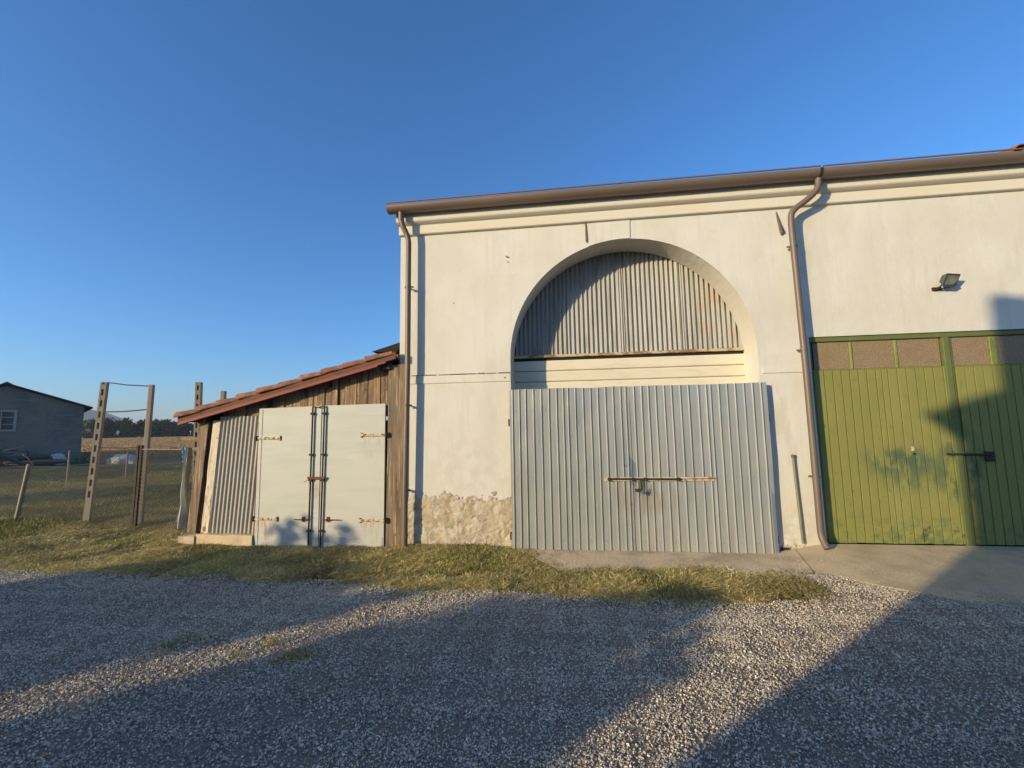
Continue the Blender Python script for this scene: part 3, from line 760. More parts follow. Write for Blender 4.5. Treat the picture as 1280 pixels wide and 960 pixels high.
bm = bmesh.new(); bmesh.ops.create_grid(bm, x_segments=6, y_segments=24, size=.5)
for v in bm.verts:
    s, t_ = v.co.x+.5, v.co.y+.5
    xl = -5.585 + .115*t_ + .012*nz2(0, t_, 7, 4)*(1-t_); xr = -5.46 + .115*t_
    v.co = Vector((xl+(xr-xl)*s, -.03 + .012*nz2(s*3, t_*9, 1, 5)*(1.2-t_), .05 + 1.69*t_ + (.05*nz2(s*4, 0, 1, 3) if t_ < .01 else 0)))
bmesh.ops.solidify(bm, geom=bm.faces[:], thickness=.02)
MB().addbm(bm).build('board', 'peel', shed)
corrugated('corrugated_panel', -5.47, -4.70, .03, 1.80, -.015, .0115, .0665, 'corr2', shed, shear=.06)
MB().hexa([(-4.70,-.045,-.12), (-4.655,-.045,-.12), (-4.655,.03,-.12), (-4.70,.03,-.12), (-4.685,-.045,1.70), (-4.66,-.045,1.70), (-4.66,.03,1.70), (-4.685,.03,1.70)]).build('door_jamb', 'redwood', shed)
for (a, c, z0, z1, y0) in ((-5.87, -5.60, -.17, .006, -.13), (-5.595, -4.665, -.18, .028, -.11)):
    bm = bmesh.new(); bmesh.ops.create_cube(bm, size=1)
    bmesh.ops.subdivide_edges(bm, edges=bm.edges[:], cuts=5, use_grid_fill=True)
    for v in bm.verts:
        p = Vector((a+(c-a)*(v.co.x+.5), y0+(.10-y0)*(v.co.y+.5), z0+(z1-z0)*(v.co.z+.5)))
        v.co = p + Vector((.012*nz2(p.x, p.z, 8, 1), .012*nz2(p.x, p.z, 6, 2) if p.y < 0 else 0, .014*nz2(p.x, p.y, 6, 3)))
    MB().addbm(bm).build('sill_block', 'concrete', shed)
MB().hexa([(-2.62,-.055,-.16), (-2.36,-.055,-.16), (-2.36,.10,-.16), (-2.62,.10,-.16), (-2.60,-.055,2.50), (-2.352,-.055,2.52), (-2.352,.10,2.52), (-2.60,.10,2.50)]).build('gatepost', 'woodpost', shed)
# white doors
for s, (xa, xb) in enumerate(((-4.655, -3.672), (-3.664, -2.640))):
    zt0, zt1 = (1.905, 1.925) if s == 0 else (1.928, 1.935)
    yb = -.075
    q = MB(); q.hexa([(xa,yb,-.19), (xb,yb,-.20), (xb,-.04,-.20), (xa,-.04,-.19), (xa,yb,zt0), (xb,yb,zt1), (xb,-.04,zt1), (xa,-.04,zt0)])
    d = q.build('door_leaf', 'whitedoor', shed)
    sgn = 1 if s == 0 else -1
    hx = xa if s == 0 else xb
    # sheet edge strip by the hinges, bottom board
    a, c = (xa+.006, xa+.058) if s == 0 else (xb-.05, xb-.006)
    if s == 0: MB().bevbox(a, c, yb-.006, yb+.001, -.18, 1.895, .002).build('edge_strip', 'whitedoor', d)
    MB().bevbox(xa+.065, xb-.09 if s == 0 else xb-.02, yb-.006, yb+.001, -.185, .02, .002).build('bottom_board', 'whitedoor', d)
    for z in ((1.453, .262) if s == 0 else (1.478, .255)):
        q = MB(); q.bevbox(min(hx-sgn*.01, hx+sgn*.36), max(hx-sgn*.01, hx+sgn*.36), yb-.018, yb-.007, z-.018, z+.018, .003)
        q.bevbox(hx+sgn*.36-.012, hx+sgn*.36+.012, yb-.019, yb-.006, z-.036, z+.036, .003)
        for k in range(5): q.tube([(hx+sgn*(.06+.066*k), yb-.024, z), (hx+sgn*(.06+.066*k), yb-.016, z)], .007, 6)
        hg = q.build('strap_hinge', 'strap', d)
        q = MB(); q.tube([(hx-sgn*.025, yb-.012, z-.038), (hx-sgn*.025, yb-.012, z+.038)], .019, 8).box(min(hx-sgn*.06, hx-sgn*.0), max(hx-sgn*.06, hx-sgn*.0), yb-.014, yb+.02, z-.028, z+.028)
        q.build('hinge_knuckle', 'iron', hg)
    bx = -3.772 if s == 0 else -3.586
    rod = MB().tube([(bx+.006, yb-.026, 1.915), (bx+.003, yb-.026, 1.0), (bx-.004, yb-.026, -.175)], .0125, 8).build('bolt_rod', 'iron', d)
    q = MB()
    for z in (1.81, 1.20, .83, .10): q.box(bx-.028, bx+.028, yb-.036, yb-.001, z-.016, z+.016)
    q.build('keeper', 'iron', rod)
    MB().tube([(bx, yb-.03, .262), (bx+(-.235 if s == 0 else .275), yb-.03, .262)], .0085, 6).tube([(bx+(-.10 if s == 0 else .09), yb-.002, .262), (bx+(-.10 if s == 0 else .09), yb-.05, .262)], .014, 6).box(bx+(-.125 if s == 0 else .075), bx+(-.085 if s == 0 else .115), yb-.012, yb-.001, .225, .30).build('latch', 'rust', d)
MB().bevbox(-3.70, -3.635, -.0845, -.0755, -.19, 1.92, .002).build('cover_strip', 'whitedoor', shed)
MB().bevbox(-3.81, -3.545, -.122, -.108, .842, .880, .003).tube([(-3.86, -.12, .80), (-3.81, -.12, .83)], .004, 6).build('crossbar', 'rust', shed)
MB().tube([(-3.765, -.10, 1.915), (-3.67, -.11, 1.90), (-3.58, -.10, 1.925)], .008, 6).build('chain', 'iron', shed)
tag(MB().bevbox(-6.36, -5.75, .26, .34, 1.425, 1.485, .006).build('timber_beam', 'wood'), 'short timber beam end jutting out left of the shed under its eave', 'beam')

# hanging plastic sheet beside the shed
bm = bmesh.new(); bmesh.ops.create_grid(bm, x_segments=14, y_segments=40, size=.5)
for v in bm.verts:
    s, t_ = v.co.x+.5, v.co.y+.5
    wl = .05 + .14*(1-t_)**1.3
    v.co = Vector((-6.01 - .05*(1-t_) + (s-.55)*wl*2*.5, .12 + .05*math.sin(s*9+t_*3) + .03*nz2(s*3, t_*4, 1, 2), .02 + .20*abs(s-.7)*(1-t_) + t_*1.30))
bmesh.ops.solidify(bm, geom=bm.faces[:], thickness=.003)
for f in bm.faces: f.smooth = True
tp = tag(MB().addbm(bm).build('plastic_sheet', 'tarp'), 'crumpled dirty white plastic sheet hanging beside the left corner of the shed', 'plastic sheet')
bm = bmesh.new(); bmesh.ops.create_grid(bm, x_segments=6, y_segments=12, size=.5)
for v in bm.verts:
    s, t_ = v.co.x+.5, v.co.y+.5
    v.co = Vector((-6.065 + (s-.5)*.035*(1+t_), .08 + .015*math.sin(s*8+t_*4), 1.10 + .23*t_))
bmesh.ops.solidify(bm, geom=bm.faces[:], thickness=.003)
MB().addbm(bm).build('blue_strip', 'bluetarp', tp)

# ------------------------------------------------------------------ posts and fences
def slotted_post(b0, t0, wx, wy, pitch, slot, yaw_, name, parent, solid=.45, holes=True):
    """concrete post pierced by a ladder of slots"""
    b0, t0 = Vector(b0), Vector(t0); H = (t0-b0).length
    ax = (t0-b0).normalized()
    rx = Vector((math.cos(yaw_), math.sin(yaw_), 0)); ry = ax.cross(rx).normalized(); rx = ry.cross(ax).normalized()
    mm = Matrix((rx, ry, ax)).transposed().to_4x4(); mm.translation = b0
    q = MB()
    if not holes:
        q.bevbox(-wx/2, wx/2, -wy/2, wy/2, -.25, H, .012, mm)
    else:
        e = wx*.30
        q.box(-wx/2, -wx/2+e, -wy/2, wy/2, solid, H, mm); q.box(wx/2-e, wx/2, -wy/2, wy/2, solid, H, mm)
        q.box(-wx/2, wx/2, -wy/2, wy/2, -.25, solid-.0005, mm)
        z = solid
        while z < H-.05:
            q.box(-wx/2+e+.0005, wx/2-e-.0005, -wy/2+.002, wy/2-.002, z+slot, min(z+pitch, H-.002), mm); z += pitch
    return q.build(name, 'concpost', parent)
pf = thing('post_frame', 'tall pair of leaning concrete posts joined by thin crossbars', 'posts', (-8.7, 1.3, -.15))
slotted_post((-9.437, 1.444, -.13), (-9.28, 1.444, 2.61), .105, .085, .225, .125, R(20), 'post', pf)
slotted_post((-7.972, 1.19, -.13), (-7.925, 1.19, 2.495), .085, .075, .2, .1, R(20), 'post', pf, holes=False)
for (a, c, r_) in (((-9.24, 1.44, 2.605), (-7.98, 1.2, 2.47), .011), ((-9.27, 1.44, 2.005), (-7.99, 1.2, 2.02), .012), ((-9.30, 1.44, 1.30), (-7.99, 1.2, 1.30), .009), ((-9.36, 1.44, .56), (-8.0, 1.2, .56), .006)):
    a, c = Vector(a), Vector(c); md = (a+c)/2 - Vector((0, 0, .015)); MB().tube([a, md, c], r_, 6).build('crossbar', 'iron', pf)
bp_ = tag(slotted_post((-8.56, 3.0, -.1), (-8.63, 3.0, 2.75), .11, .12, .22, .12, R(20), 'concrete_post', None), 'tall slotted concrete post rising behind the low end of the shed roof', 'post')
bp2 = tag(slotted_post((-8.02, 3.05, -.1), (-8.02, 3.05, 2.53), .10, .11, .2, .1, R(20), 'concrete_post', None, holes=False), 'short plain post top peeping over the shed roof tiles', 'post')

def chainlink(name, p0, p1, z0, z1, parent, pitch=.075, r=.0032, dz0=None):
    p0, p1 = Vector((*p0, 0)), Vector((*p1, 0)); L = (p1-p0).length; d = (p1-p0)/L; h = z1-z0
    V = []; F = []
    nrm = Vector((-d.y, d.x, 0))
    for sg in (1, -1):
        s = -h
        while s < L+h:
            s0, s1 = s, s+h; za, zb_ = (z0, z1) if sg > 0 else (z1, z0)
            c0, c1 = max(0, s0), min(L, s1)
            if c1-c0 > .02:
                ta, tb = (c0-s0)/h, (c1-s0)/h
                A = p0+d*c0; A.z = za+(zb_-za)*ta; B = p0+d*c1; B.z = za+(zb_-za)*tb
                n = len(V); o1 = nrm*r; o2 = Vector((0, 0, r*1.4)); A = A+nrm*sg*r; B = B+nrm*sg*r
                for P in (A, B): V += [tuple(P+o1), tuple(P+o2-o1*.5), tuple(P-o2-o1*.5)]
                F += [(n, n+1, n+4, n+3), (n+1, n+2, n+5, n+4), (n+2, n, n+3, n+5)]
            s += pitch
    return mesh_raw(name, V, F, 'wire', parent, kind='stuff')
fr_ = thing('wire_fence', 'chain-link fence with a white top rail between the iron posts and the shed', 'fence', (-7, .8, -.15))
for (xb_, xt, yy) in ((-7.955, -7.945, 1.03), (-7.865, -7.835, 1.0)):
    MB().hexa([(xb_-.022,yy-.02,-.25), (xb_+.022,yy-.02,-.25), (xb_+.022,yy+.02,-.25), (xb_-.022,yy+.02,-.25), (xt-.022,yy-.02,1.34), (xt+.022,yy-.02,1.34), (xt+.022,yy+.02,1.34), (xt-.022,yy+.02,1.34)]).build('iron_post', 'iron', fr_)
MB().tube([(-7.84, 1.0, 1.27), (-6.9, .8, 1.262), (-6.05, .55, 1.285)], .009, 6).build('top_rail', 'concpost', fr_)
chainlink('chain_link', (-7.84, 1.0), (-6.05, .55), -.1, 1.26, fr_)
chainlink('chain_link', (-9.35, 1.43), (-7.97, 1.03), -.1, 1.25, fr_)
fl2 = thing('wire_fence', 'sagging chain-link fence with one leaning mossy post at the far left', 'fence', (-12, 1.5, -.15))
slotted_post((-11.20, 1.52, -.13), (-11.02, 1.52, .97), .062, .055, .2, .1, R(-8), 'fence_post', fl2, holes=False)
slotted_post((-14.1, 1.7, -.13), (-14.0, 1.7, 1.0), .085, .075, .2, .1, R(-8), 'fence_post', fl2, holes=False)
MB().tube([(-9.4, 1.44, .98), (-10.2, 1.48, .92), (-11.05, 1.5, .93), (-12.5, 1.6, .88), (-14.0, 1.7, .95)], .004, 5).build('top_wire', 'wire', fl2)
chainlink('chain_link', (-14.0, 1.7), (-9.42, 1.44), -.12, .92, fl2)
fl3 = thing('wire_fence', 'distant thin wire fence on slim pale posts across the shaded grass', 'fence', (-17, 7.5, -.15))
for (b_, t_) in (((-17.15, 6.86), 1.02), ((-17.0, 8.73), .85), ((-17.35, 4.9), .95), ((-16.7, 11.0), .9)):
    MB().tube([(b_[0], b_[1], -.2), (b_[0]+.02, b_[1], t_)], .028, 6).build('fence_post', 'concpost', fl3)
MB().tube([(-17.35, 4.9, .9), (-17.1, 6.86, .96), (-16.98, 8.73, .80), (-16.7, 11, .84), (-15.5, 17, .8)], .007, 5).build('top_wire', 'wire', fl3)
chainlink('chain_link', (-17.35, 4.9), (-16.7, 11.0), -.1, .85, fl3, pitch=.12, r=.003)

# ------------------------------------------------------------------ outbuilding at the left
ta = R(55)
tv = Vector((math.cos(ta), math.sin(ta), 0)); nv_ = Vector((math.sin(ta), -math.cos(ta), 0))
oc = Vector((-30.61, 17.66, 0))
ob = thing('outbuilding', 'grey block farm outbuilding with a shallow gable roof beyond the fence', 'building', oc + tv*-3.3 - nv_*4)
def LP(s, dpt, z): p = oc + tv*s - nv_*dpt; return (p.x, p.y, z)
q = MB(); W = 6.6; Dp = 8
gab = [(0, -.3), (0, 3.34), (-W/2, 4.52), (-W, 3.34), (-W, -.3)]
q.prism([LP(s, 0, z) for s, z in gab], -nv_*Dp); q.build('wall', 'block', ob)
q = MB()
for sg in (0, 1):
    prof = [(.38, 3.24), (-W/2, 4.58), (-W/2, 4.66), (.38, 3.33)] if sg == 0 else [(-W-.38, 3.24), (-W/2-.0005, 4.58), (-W/2-.0005, 4.66), (-W-.38, 3.33)]
    q.prism([LP(s, -.22, z) for s, z in prof], -nv_*(Dp+.4))
q.prism([LP(s, -.2, z) for s, z in ((-W/2+.25, 4.575), (-W/2, 4.672), (-W/2-.25, 4.575), (-W/2-.0, 4.74))], -nv_*(Dp+.36))
q.build('roof', 'eternit', ob)
wa, wb, wz0, wz1 = -4.55, -2.80, 1.84, 3.08
q = MB()
def lbox(q, s0, s1, d0, d1, z0, z1):
    q.hexa([LP(s0,d0,z0), LP(s1,d0,z0), LP(s1,d1,z0), LP(s0,d1,z0), LP(s0,d0,z1), LP(s1,d0,z1), LP(s1,d1,z1), LP(s0,d1,z1)])
for a in ((wa, wa+.11, wz0, wz1), (wb-.11, wb, wz0, wz1), (wa+.111, wb-.111, wz0, wz0+.10), (wa+.111, wb-.111, wz1-.10, wz1)): lbox(q, a[0], a[1], -.05, .02, a[2], a[3])
wn = q.build('window', 'winframe', ob)
q = MB(); lbox(q, wa+.1, wb-.1, -.012, -.006, wz0+.09, wz1-.09); q.build('pane', 'winglass', wn)
for s in (-3.98, -3.40): q = MB(); lbox(q, s-.025, s+.025, -.04, -.013, wz0+.101, wz1-.101); q.build('mullion', 'winframe', wn)
for z in (2.25, 2.66): q = MB(); lbox(q, wa+.112, wb-.112, -.034, -.0135, z-.022, z+.022); q.build('glazing_bar', 'winframe', wn)

# clutter in front of it
def lump(name, loc, sx, sy, sz, mat, label, cat, seed, group=None):
    bm = bmesh.new(); bmesh.ops.create_icosphere(bm, subdivisions=3, radius=1)
    for v in bm.verts:
        d = 1 + .35*mn.noise(v.co*1.7+Vector((seed, 0, 0))) + .15*mn.noise(v.co*5+Vector((seed, 3, 0)))
        v.co = Vector((v.co.x*sx*d, v.co.y*sy*d, max(-.1, v.co.z*sz*d)))
    o = MB().addbm(bm, Matrix.Translation(loc)).build(name, mat); return tag(o, label, cat, group)
lump('plastic_heap', (-30.2, 15.9, -.05), .75, .5, .50, 'tarp', 'white plastic heap lying at the foot of the grey outbuilding', 'heap', 3)
lump('covered_heap', (-25.9, 16.3, -.1), .85, .6, .48, 'tarp', 'pale covered heap on the grass seen between the two tall posts', 'heap', 8)
lump('scrap_heap', (-29.4, 14.6, -.1), .8, .6, .55, 'bark', 'dark scrap heap between the logs and the white plastic heap', 'heap', 12)
lump('scrap_heap', (-27.6, 16.6, -.1), .7, .5, .40, 'log', 'low grey scrap heap right of the white plastic heap', 'heap', 15)
lump('scrap_heap', (-30.9, 13.4, -.1), .9, .6, .75, 'bark', 'tall dark scrap heap behind the brush pile under the window', 'heap', 21)
def logt(a, c, r_, label):
    a, c = Vector(a), Vector(c); P = [a.lerp(c, i/5)+Vector((0, 0, .05*nz2(i, a.x, 1, 3))) for i in range(6)]
    return tag(MB().tube(P, [r_*(1-.08*i) for i in range(6)], 8).build('log', 'log'), label, 'log')
logt((-29.6, 12.9, .35), (-28.3, 14.4, .42), .16, 'pale log lying nearest the outbuilding wall on the pile')
logt((-29.0, 12.2, .1), (-27.0, 14.2, .15), .19, 'long pale log low on the grass before the outbuilding')
logt((-26.8, 10.9, .9), (-26.3, 12.0, .1), .14, 'dark log propped up steeply at the left edge')

q = MB(); rg_ = random.Random(5)
for k in range(90):
    a = Vector((-29.8+rg_.gauss(0, .9), 12.4+rg_.gauss(0, .9), .05+abs(rg_.gauss(0, .35)))); d = Vector((rg_.gauss(0, .7), rg_.gauss(0, .7), rg_.gauss(0, .35)))
    q.tube([a, a+d*.6+Vector((0, 0, .08)), a+d*1.2], [.035, .025, .008], 4, cap=False)
tag(q.build('brush_pile', 'bark'), 'dark heap of cut branches by the grey outbuilding at the far left', 'brush pile')

# ------------------------------------------------------------------ trees
def foliage_mesh(name, n, blobs, leaf, cols, seed, parent=None, link=True):
    rg = np.random.default_rng(seed)
    k = rg.choice(len(blobs), n, p=np.array([b_[3]**2 for b_ in blobs])/sum(b_[3]**2 for b_ in blobs))
    B = np.array([b_ for b_ in blobs])
    d = rg.normal(size=(n, 3)); d /= np.linalg.norm(d, axis=1)[:, None]
    rad = B[k, 3]*(rg.uniform(.0, 1, n)**.45)*(1+.22*rg.normal(size=n)*.6)
    c = B[k, :3] + d*rad[:, None]*np.array([1, 1, .85])
    a = rg.normal(size=(n, 3)); a /= np.linalg.norm(a, axis=1)[:, None]
    b2 = np.cross(a, rg.normal(size=(n, 3))); b2 /= np.linalg.norm(b2, axis=1)[:, None]
    s = leaf*rg.uniform(.6, 1.4, n)[:, None]
    V = np.stack([c-a*s, c-b2*s*.55, c+a*s, c+b2*s*.55], 1).reshape(-1, 3)
    F = np.arange(4*n).reshape(-1, 4)
    tint = np.array(cols)[rg.integers(0, len(cols), n)]*rg.uniform(.75, 1.3, n)[:, None]
    bt = rg.uniform(.75, 1.3, len(blobs))[k]
    return mesh_raw(name, V, F, 'leaf', parent, tint=np.repeat(tint*bt[:, None], 4, 0), link=link)
GREEN = [(.055, .080, .028), (.070, .092, .032), (.045, .066, .028)]
OLIVE = [(.105, .118, .050), (.085, .105, .046)]
def tree(loc, h, cw, seed, label, cols, n=2600, leaf=.42, group=None, low=.12):
    rg = random.Random(seed)
    t = thing('tree', label, 'tree', loc, group)
    L = Vector(loc)
    q = MB(); q.tube([L+Vector((0, 0, -.3)), L+Vector((.1, 0, h*.3)), L+Vector((.15, .1, h*.72))], [h*.030, h*.022, h*.008], 7)
    blobs = []
    for i in range(11):
        a = rg.uniform(0, 6.28); zz = rg.uniform(low+.1, .86); rr = cw*.5*math.sqrt(max(.05, 1-(2*(zz-.45))**2))*rg.uniform(.25, .75)
        p = L+Vector((rr*math.cos(a), rr*math.sin(a), h*zz)); br = cw*rg.uniform(.17, .29)
        blobs.append((p.x, p.y, p.z, br))
        if i < 6: q.tube([L+Vector((.1, 0, h*min(.6, zz*.55))), L.lerp(p, .6)+Vector((0, 0, h*zz*.25)), p], [h*.011, h*.007, h*.003], 5)
    q.build('trunk', 'bark', t)
    blobs.append((L.x, L.y, L.z+h*.5, cw*.33)); blobs.append((L.x, L.y, L.z+h*(low+.12), cw*.30))
    foliage_mesh('crown', n, blobs, leaf, cols, seed, t)
    return t
far = [  # bearing position, height, width, colours, label
    (-151.5, 113.0, 6.9, 8.1, OLIVE, 'loose olive green tree beside the outbuilding eave on the tree line'),
    (-149.5, 117.5, 7.3, 8.1, GREEN, 'tall dark green tree just left of the first concrete post top bar'),
    (-146.5, 121.5, 6.7, 7.6, GREEN, 'dark tree right of the slotted post on the far tree line'),
    (-142.0, 125.0, 6.6, 9.0, GREEN, 'broad rounded very dark tree midway between the two tall posts'),
    (-139.5, 129.0, 6.7, 7.1, OLIVE, 'paler tree left of the plain concrete post on the tree line'),
    (-136.5, 132.0, 5.3, 7.6, GREEN, 'lower bushy tree directly behind the plain concrete post'),
    (-133.5, 135.5, 6.0, 7.1, OLIVE, 'pale green tree just right of the plain concrete post'),
    (-131.0, 138.5, 6.6, 7.1, GREEN, 'dark green tree in the gap between the plain post and the shed'),
    (-128.0, 141.5, 7.6, 8.1, OLIVE, 'tallest grey green tree in the gap left of the shed eave'),
    (-124.5, 144.5, 6.7, 8.1, GREEN, 'dark tree under the tip of the shed eave'),
    (-120.5, 147.0, 6.5, 8.1, OLIVE, 'tree half hidden by the corner of the shed on the far tree line')]
for i, (x, y, h, cw, c, lb) in enumerate(far):
    tree((x, y, -.2), h, cw, 40+i, lb, c, 2400, .50, 'trees along the far edge of the field', .02)
# trees and hedges out of the frame that shade the yard
AC = lambda a, s: (.669*a + .743*s, -.743*a + .669*s)
for i, (a, s, h, cw) in enumerate(((-12.7, -40, 9.2, 4.1), (-20.9, -44, 9.8, 6.0), (-26, -43, 9.6, 6.5), (-31.5, -45, 10.4, 7), (-37, -46, 9.6, 6))):
    x, y = AC(a, s)
    tree((x, y, -.2), h, cw, 90+i, 'green shade tree standing behind the yard, tree number'.replace(', tree number', (' farthest right', ' second', ' third', ' fourth', ' farthest left')[i]), GREEN, 3400, .34, None, .0)
def hedge(name, a0, a1, s, topf, depth, label, n, seed, thin=99):
    rg = random.Random(seed); blobs = []
    a = a0
    while a < a1:
        t_ = topf(a); z = .05
        def blob(z, br):
            if a > thin:
                if rg.random() < .22: return
                br *= .85
            if a < -1.85 and z > 2.25:
                if rg.random() < .15: return
                br *= rg.uniform(.32, .62)
            x, y = AC(a+rg.uniform(-.08, .08), s+rg.uniform(-depth, depth)); blobs.append((x, y, z, br))
        while z < t_-.30:
            blob(z, rg.uniform(.16, .26)); z += .15
        blob(t_-.17, .17); blob(t_-.30, .2)
        a += .14
    x, y = AC((a0+a1)/2, s)
    t = thing('hedge', label, 'hedge', (x, y, -.15))
    foliage_mesh('leaves', n, blobs, .055, GREEN, seed, t)
    q = MB()
    for k in range(7):
        aa = a0+.2+(a1-a0-.4)*k/6; x, y = AC(aa, s); q.tube([(x, y, -.3), (x+.05, y, .8), (x+.08, y+.05, max(.9, topf(aa)-.5))], [.05, .035, .012], 6)
    q.build('stem', 'bark', t)
def top1(a):
    z = 2.46 + .05*math.sin(a*5.1)+.05*math.sin(a*11.3+1)
    if a < -1.8: z += float(sstep(-1.78, -1.95, a))*(.36 + .45*max(-.2, nz2(a, 0, 3.3, 77)) + .30*max(0, nz2(a, 0, 9, 78)))*float(sstep(-2.95, -2.6, a)*.5+.5)
    return z
hedge('hedge', -2.75, .16, -14, top1, .35, 'low clipped green hedge behind the yard on the left', 36000, 3)
def top2(a):
    return float(np.interp(a, (.80, .9, 1.0, 1.28, 1.6, 1.85, 2.05, 2.25, 2.45, 2.6), (2.15, 2.34, 2.44, 2.58, 2.68, 2.95, 2.80, 2.75, 2.55, 2.35))) + .06*math.sin(a*13)
hedge('hedge', .81, 2.70, -13, top2, .45, 'taller ragged green hedge behind the yard beside the house', 22000, 5, 2.30)

# house behind the camera whose shadow falls over the right side
hs = thing('house', 'ochre two storey house with a boxed eave behind the yard', 'house', (-3, -14, -.15))
hu = Vector((.907, .421, 0)); hv = Vector((.421, -.907, 0)); hp = Vector((-6.975, -10.705, 0))
def HP(a, c, z): p = hp + hu*a + hv*c; return (p.x, p.y, z)
def hbox(a0, a1, c0, c1, z0, z1): return MB().hexa([HP(a0,c0,z0), HP(a1,c0,z0), HP(a1,c1,z0), HP(a0,c1,z0), HP(a0,c0,z1), HP(a1,c0,z1), HP(a1,c1,z1), HP(a0,c1,z1)])
hbox(0, 6, 0, 7, -.3, 5.0).build('wall', 'housepl', hs)
q = MB(); q.hexa([HP(0,-.0,4.86), HP(6,-.0,4.86), HP(6,7,4.86), HP(0,7,4.86), HP(-.3,-.195,5.20), HP(6.3,-.195,5.20), HP(6.3,7.2,5.20), HP(-.3,7.2,5.20)])
q.build('eave', 'housepl', hs)
q = MB(); n0 = [HP(-.3,-.195,5.202), HP(6.3,-.195,5.202), HP(6.3,7.2,5.202), HP(-.3,7.2,5.202)]; r_ = [HP(2.6,3.2,5.75), HP(3.6,3.2,5.75), HP(3.6,3.8,5.75), HP(2.6,3.8,5.75)]
q.hexa(n0+r_); hr = q.build('roof', 'tile', hs)
av, dv = Vector((.669, -.743, 0)), Vector((.743, .669, 0))
def BP(a, d, z): p = hp + av*a + dv*d; return (p.x, p.y, z)
MB().hexa([BP(-.53,-.2,-.2), BP(.1,-.2,-.2), BP(.1,.05,-.2), BP(-.53,.05,-.2), BP(.0,-.2,3.6), BP(.1,-.2,3.6), BP(.1,.05,3.6), BP(.0,.05,3.6)]).build('added_shade_prism', 'housepl', hs)  # sloped prism added to slant the edge of the house shadow
hbox(1.2, 1.5, .0, 2.0, 4.95, 6.52).build('chimney', 'housepl', hr)

# ------------------------------------------------------------------ gravel stones and grass blades (scattered patches)
def scatter(name, pts, variants, label, cat):
    """one object: copies of small patches at the given (x, y, z, rot, scale, variant)"""
    P = np.array(pts, np.float32)
    me = bpy.data.meshes.new(name)
    me.vertices.add(len(P)); me.vertices.foreach_set('co', P[:, :3].ravel())
    for k, col in (('rot', 3), ('siz', 4)):
        a = me.attributes.new(k, 'FLOAT', 'POINT'); a.data.foreach_set('value', P[:, col].copy())
    a = me.attributes.new('var', 'INT', 'POINT'); a.data.foreach_set('value', P[:, 5].astype(np.int32))
    o = bpy.data.objects.new(name, me); COL.objects.link(o)
    pc = bpy.data.collections.new(name + '_patches')
    for v in variants: pc.objects.link(v)
    ng = bpy.data.node_groups.new(name + '_nodes', 'GeometryNodeTree')
    ng.interface.new_socket('Geometry', in_out='INPUT', socket_type='NodeSocketGeometry')
    ng.interface.new_socket('Geometry', in_out='OUTPUT', socket_type='NodeSocketGeometry')
    N, L = ng.nodes, ng.links
    gi, go = N.new('NodeGroupInput'), N.new('NodeGroupOutput')
    ci = N.new('GeometryNodeCollectionInfo'); ci.inputs['Collection'].default_value = pc
    ci.inputs['Separate Children'].default_value = True; ci.inputs['Reset Children'].default_value = True
    ip = N.new('GeometryNodeInstanceOnPoints'); ip.inputs['Pick Instance'].default_value = True
    def attr(nm, ty):
        a = N.new('GeometryNodeInputNamedAttribute'); a.data_type = ty; a.inputs[0].default_value = nm; return a.outputs[0]
    cx = N.new('ShaderNodeCombineXYZ'); L.new(attr('rot', 'FLOAT'), cx.inputs[2])
    L.new(gi.outputs[0], ip.inputs['Points']); L.new(ci.outputs[0], ip.inputs['Instance'])
    L.new(attr('var', 'INT'), ip.inputs['Instance Index']); L.new(cx.outputs[0], ip.inputs['Rotation']); L.new(attr('siz', 'FLOAT'), ip.inputs['Scale'])
    L.new(ip.outputs[0], go.inputs[0])
    md = o.modifiers.new('scatter', 'NODES'); md.node_group = ng
    o['kind'] = 'stuff'; o['label'] = label
    return o

def stone_patch(name, n, size, smin, smax, seed, val=1):
    rg = np.random.default_rng(seed)
    base = np.array([(1,0,0),(0,1,0),(-1,0,0),(0,-1,0),(0,0,1),(0,0,-1)], float)
    tri = np.array([(0,1,4),(1,2,4),(2,3,4),(3,0,4),(1,0,5),(2,1,5),(3,2,5),(0,3,5)])
    c = np.c_[rg.uniform(-size/2, size/2, (n, 2)), rg.uniform(-.003, .006, n)]
    s = (smin + (smax-smin)*rg.uniform(0, 1, n)**2.0)/2
    q = base[None]*rg.uniform(.65, 1.25, (n, 6, 1))*s[:, None, None]*rg.uniform(.7, 1.3, (n, 1, 3)) + rg.normal(size=(n, 6, 3))*s[:, None, None]*.16
    A = rg.normal(size=(n, 3, 3)); Q, _ = np.linalg.qr(A)
    V = (np.einsum('nij,nkj->nki', Q, q)*np.array([1, 1, .8]) + c[:, None]).reshape(-1, 3)
    F = (np.arange(n)[:, None, None]*6 + tri[None]).reshape(-1, 3)
    cols = np.array([(.47, .425, .36), (.57, .515, .425), (.35, .305, .245), (.185, .155, .12), (.66, .60, .505), (.45, .365, .265), (.42, .395, .36)])
    t = cols[rg.choice(7, n, p=(.22, .19, .16, .16, .11, .1, .06))]*rg.uniform(.75, 1.25, n)[:, None]*val*np.array([1.15, 1.12, 1.06])
    return mesh_raw(name, V, F, 'stone', tint=np.repeat(t, 6, 0), link=False)
SV = [stone_patch('stone_patch', *((1300, .50, .006, .016), (1300, .50, .006, .017), (1150, .50, .006, .0185), (1100, .50, .006, .019), (1000, .50, .007, .0205))[i], 11+i, (1.18, 1.08, 1.0, .95, .9)[i]) for i in range(5)]
pts = []
